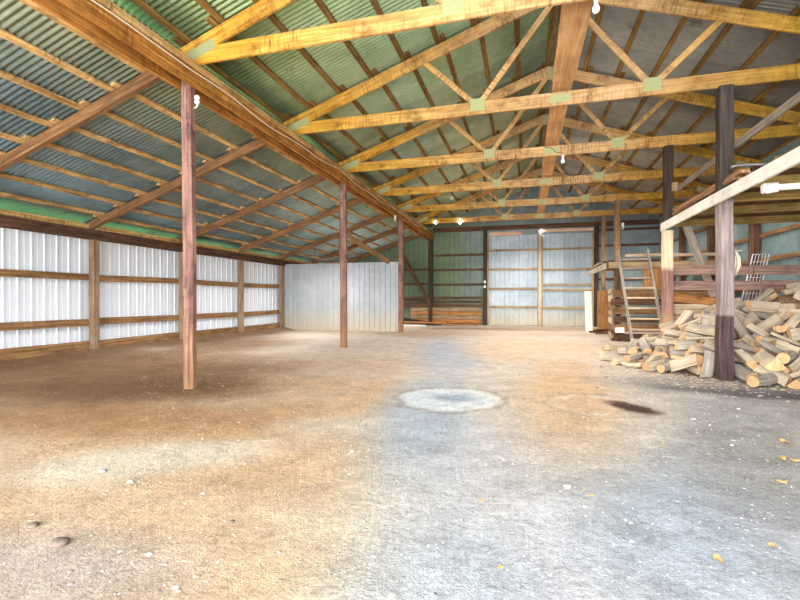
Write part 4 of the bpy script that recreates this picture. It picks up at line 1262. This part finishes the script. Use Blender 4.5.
for dx in (0, .22):
    tube(bm, [(-4.15 + dx, T[5] - .15, 3.62), (-4.15 + dx, T[5] - .15, 4.5)], .012, 6)
tube(bm, [(-4.15, T[5] - .15, 3.62), (-4.04, T[5] - .15, 3.55), (-3.93, T[5] - .15, 3.62)], .012, 6)
tag(obj('hanging_cable_loop', bm, M['pale_plank']), 'pale cable loop hanging by the far end of the header beam', 'cable')

# ------------------------------------------------------------------ loose things on the dirt
def stone_bm(r, flat, seed, x, y, sink=.3):
    bm = new_bm()
    bmesh.ops.create_icosphere(bm, subdivisions=2, radius=1)
    rr = random.Random(seed); o = Vector((rr.uniform(0, 90), rr.uniform(0, 90), 0))
    sx = rr.uniform(.8, 1.25)
    for v in bm.verts:
        k = 1 + .28 * noise.noise(v.co * 1.3 + o)
        v.co = Vector((v.co.x * r * k * sx, v.co.y * r * k, v.co.z * r * flat * k))
    z = ground_z(x, y) + r * flat * (1 - sink)
    bmesh.ops.translate(bm, verts=bm.verts, vec=(x, y, z))
    return bm
M['stone_pale'] = plain('pale_stone', (222, 212, 200), .85, var=.12)
M['stone_grey'] = plain('grey_stone', (160, 158, 160), .85, var=.15)
M['stone_dark'] = plain('dark_clod', (120, 104, 94), .9, var=.15)
M['leaf'] = plain('dry_leaf', (214, 170, 104), .8, var=.15)
def floor_pt(px, py):
    D = (CAM_Z - .0) * 446.47 / (py - 299.35); r = (px - 400) / 446.47 * D
    c, s = math.cos(CAM_YAW), math.sin(CAM_YAW)
    return r * c - D * s, r * s + D * c
stones = [(567, 489, .035, 'stone_pale', 'largest white stone on the grey gravel, right of centre'), (585, 510, .02, 'stone_pale', 'small white stone just below the yellow leaf in the middle'),
          (632, 545, .018, 'stone_pale', 'small white stone on the grey gravel, lower right'), (501, 600 - 30, .022, 'leaf', None), (592, 499, .026, 'leaf', None),
          (662, 445, .03, 'leaf', None), (786, 444, .05, 'leaf', None), (782, 460, .05, 'leaf', None), (796, 462, .05, 'leaf', None), (783, 482, .045, 'leaf', None), (774, 549, .03, 'leaf', None), (719, 564, .035, 'leaf', None), (482, 504, .025, 'leaf', None),
          (59, 543, .045, 'stone_dark', 'dark clod of dirt at lower left'), (33, 525, .03, 'stone_dark', 'flat dark clod at the far left of the dirt'), (103, 472, .028, 'stone_grey', 'grey stone on the pale dust strip at left'),
          (130, 483, .032, 'stone_pale', 'pale stone beside the grey one on the dust strip'), (203, 494, .02, 'stone_pale', 'pale stone on the orange dirt below the near pole'), (149, 556, .02, 'stone_pale', 'pale stone on orange dirt at lower left'),
          (392, 597, .022, 'stone_pale', 'white stone at the bottom edge of the dirt'), (176, 588, .02, 'stone_pale', 'pale pebble low on the left orange dirt'), (352, 452, .03, 'stone_pale', 'pale stone on the dirt left of the grit ring'),
          (232, 522, .016, 'stone_dark', 'tiny dark clod in the orange dirt'), (693, 420, .03, 'stone_grey', 'grey stone by the dark bark stain')]
for px, py, r, m, lb in stones:
    x, y = floor_pt(px, py)
    if m == 'leaf':
        bm = new_bm()
        n = 10; rr = random.Random(px)
        a0 = rr.uniform(0, 6.28)
        cen = Vector((x, y, ground_z(x, y) + .012))
        ring = []
        for q in range(n):
            t = 2 * PI * q / n
            rad = r * (1 + .25 * math.cos(2 * t)) * rr.uniform(.82, 1.1)
            rad *= .75; p = Vector((rad * math.cos(t), rad * .7 * math.sin(t), r * .14 * math.cos(2 * t + 1)))
            ring.append(bm.verts.new(cen + Matrix.Rotation(a0, 3, 'Z') @ p))
        c0 = bm.verts.new(cen)
        for q in range(n): bm.faces.new((c0, ring[q], ring[(q + 1) % n]))
        side = 'at the right edge below the firewood' if px > 740 else ('on the grey gravel at right' if px > 640 else 'on the bare dirt in the middle foreground')
        o = obj('dry_leaf', bm, M['leaf']); tag(o, 'curled yellow leaf lying %s' % side, 'leaf', 'yellow leaves ' + side)
    else:
        o = obj('stone' if m != 'stone_dark' else 'dirt_clod', stone_bm(r * (.62 if m == 'stone_pale' else .8), .42, px * 7 + py, x, y), M[m], smooth=True)
        tag(o, lb, 'stone' if m != 'stone_dark' else 'clod')
# uncountable grit and wood chips
bm = new_bm()
rr = random.Random(3)
def chip(bm, x, y, r, flat, rr, mi):
    ang = rr.uniform(0, 6.28); z = ground_z(x, y) + r * flat * .45
    st = rr.uniform(1, 1.9)
    t = bmesh.ops.create_icosphere(bm, subdivisions=1, radius=1, matrix=Matrix.Translation((x, y, z)) @ Matrix.Rotation(ang, 4, 'Z') @ Matrix.Diagonal((r * st, r, r * flat, 1)))
    for v in t['verts']:
        v.co += Vector((rr.uniform(-1, 1), rr.uniform(-1, 1), rr.uniform(-.5, .5))) * r * .25
        for f in v.link_faces: f.material_index = mi
for q in range(3200):
    y = 1.2 + 7.5 * rr.random() ** 1.6; x = rr.uniform(-.95 * y - .4, .62 * y + .4)
    if x > XR - .2 or heap_z(x, y) > .0: continue
    chip(bm, x, y, rr.uniform(.0016, .0045) * (.75 + .12 * y) * (1.9 if rr.random() < .05 else 1), rr.uniform(.4, .7), rr, 0 if rr.random() < .6 else (1 if rr.random() < .75 else 2))
o = obj('gravel', bm, [M['stone_pale'], M['stone_grey'], M['stone_dark']]); o['kind'] = 'stuff'; tag(o, 'fine pale and grey grit strewn over the dirt floor', 'gravel')
bm = new_bm()
for q in range(900):
    x = rr.gauss(2.6, .8); y = rr.gauss(7.3, .55)
    if x > XR - .3 or x < 1.0 or y < 5.2 or heap_z(x, y) > .1: continue
    chip(bm, x, y, rr.uniform(.008, .026), .35, rr, 0 if rr.random() < .55 else 1)
o = obj('wood_chips', bm, [M['split'], M['bark']]); o['kind'] = 'stuff'; tag(o, 'wood chips and bark scraps scattered in front of the firewood', 'wood chips')


# ------------------------------------------------------------------ light
w = bpy.data.worlds.new('sky'); SC.world = w; w.use_nodes = True
bg = w.node_tree.nodes['Background']
bg.inputs[0].default_value = (.86, .94, 1.0, 1); bg.inputs[1].default_value = 3.2
def lamp(name, kind, loc, rot, energy, color=(1, 1, 1), **k):
    d = bpy.data.lights.new(name, kind); d.energy = energy; d.color = color
    for a, b in k.items(): setattr(d, a, b)
    o = bpy.data.objects.new(name, d); COL.objects.link(o); o.location = loc; o.rotation_euler = rot
    return o
lamp('soft_daylight', 'SUN', (0, -8, 6), (math.radians(74), 0, math.radians(-6)), 1.8, (1, .98, .96), angle=math.radians(60))
lamp('roof_fill', 'AREA', (-1, -2.6, .9), (math.radians(112), 0, 0), 540, (1, .99, .97), shape='RECTANGLE', size=11, size_y=1.2)  # added fill behind the camera, aimed up at the roof
for x, e in ((.3, 1.0), (-6.3, .75), (3.6, .6)):
    for i, y in enumerate((5.6, 8.2, 10.6, 13.2, 15.6, 17.4)):
        lamp('bay_fill', 'SPOT', (x, y, 3.5 if x > -5 else 2.5), (0, 0, 0), e * (150 + 24 * i), (1, .97, .94), shadow_soft_size=.5, spot_size=math.radians(165), spot_blend=1.0)  # added downward fill, no such lamps hang in the bays
SC.view_settings.view_transform = 'Standard'
SC.view_settings.look = 'None'
SC.view_settings.exposure = 0.62
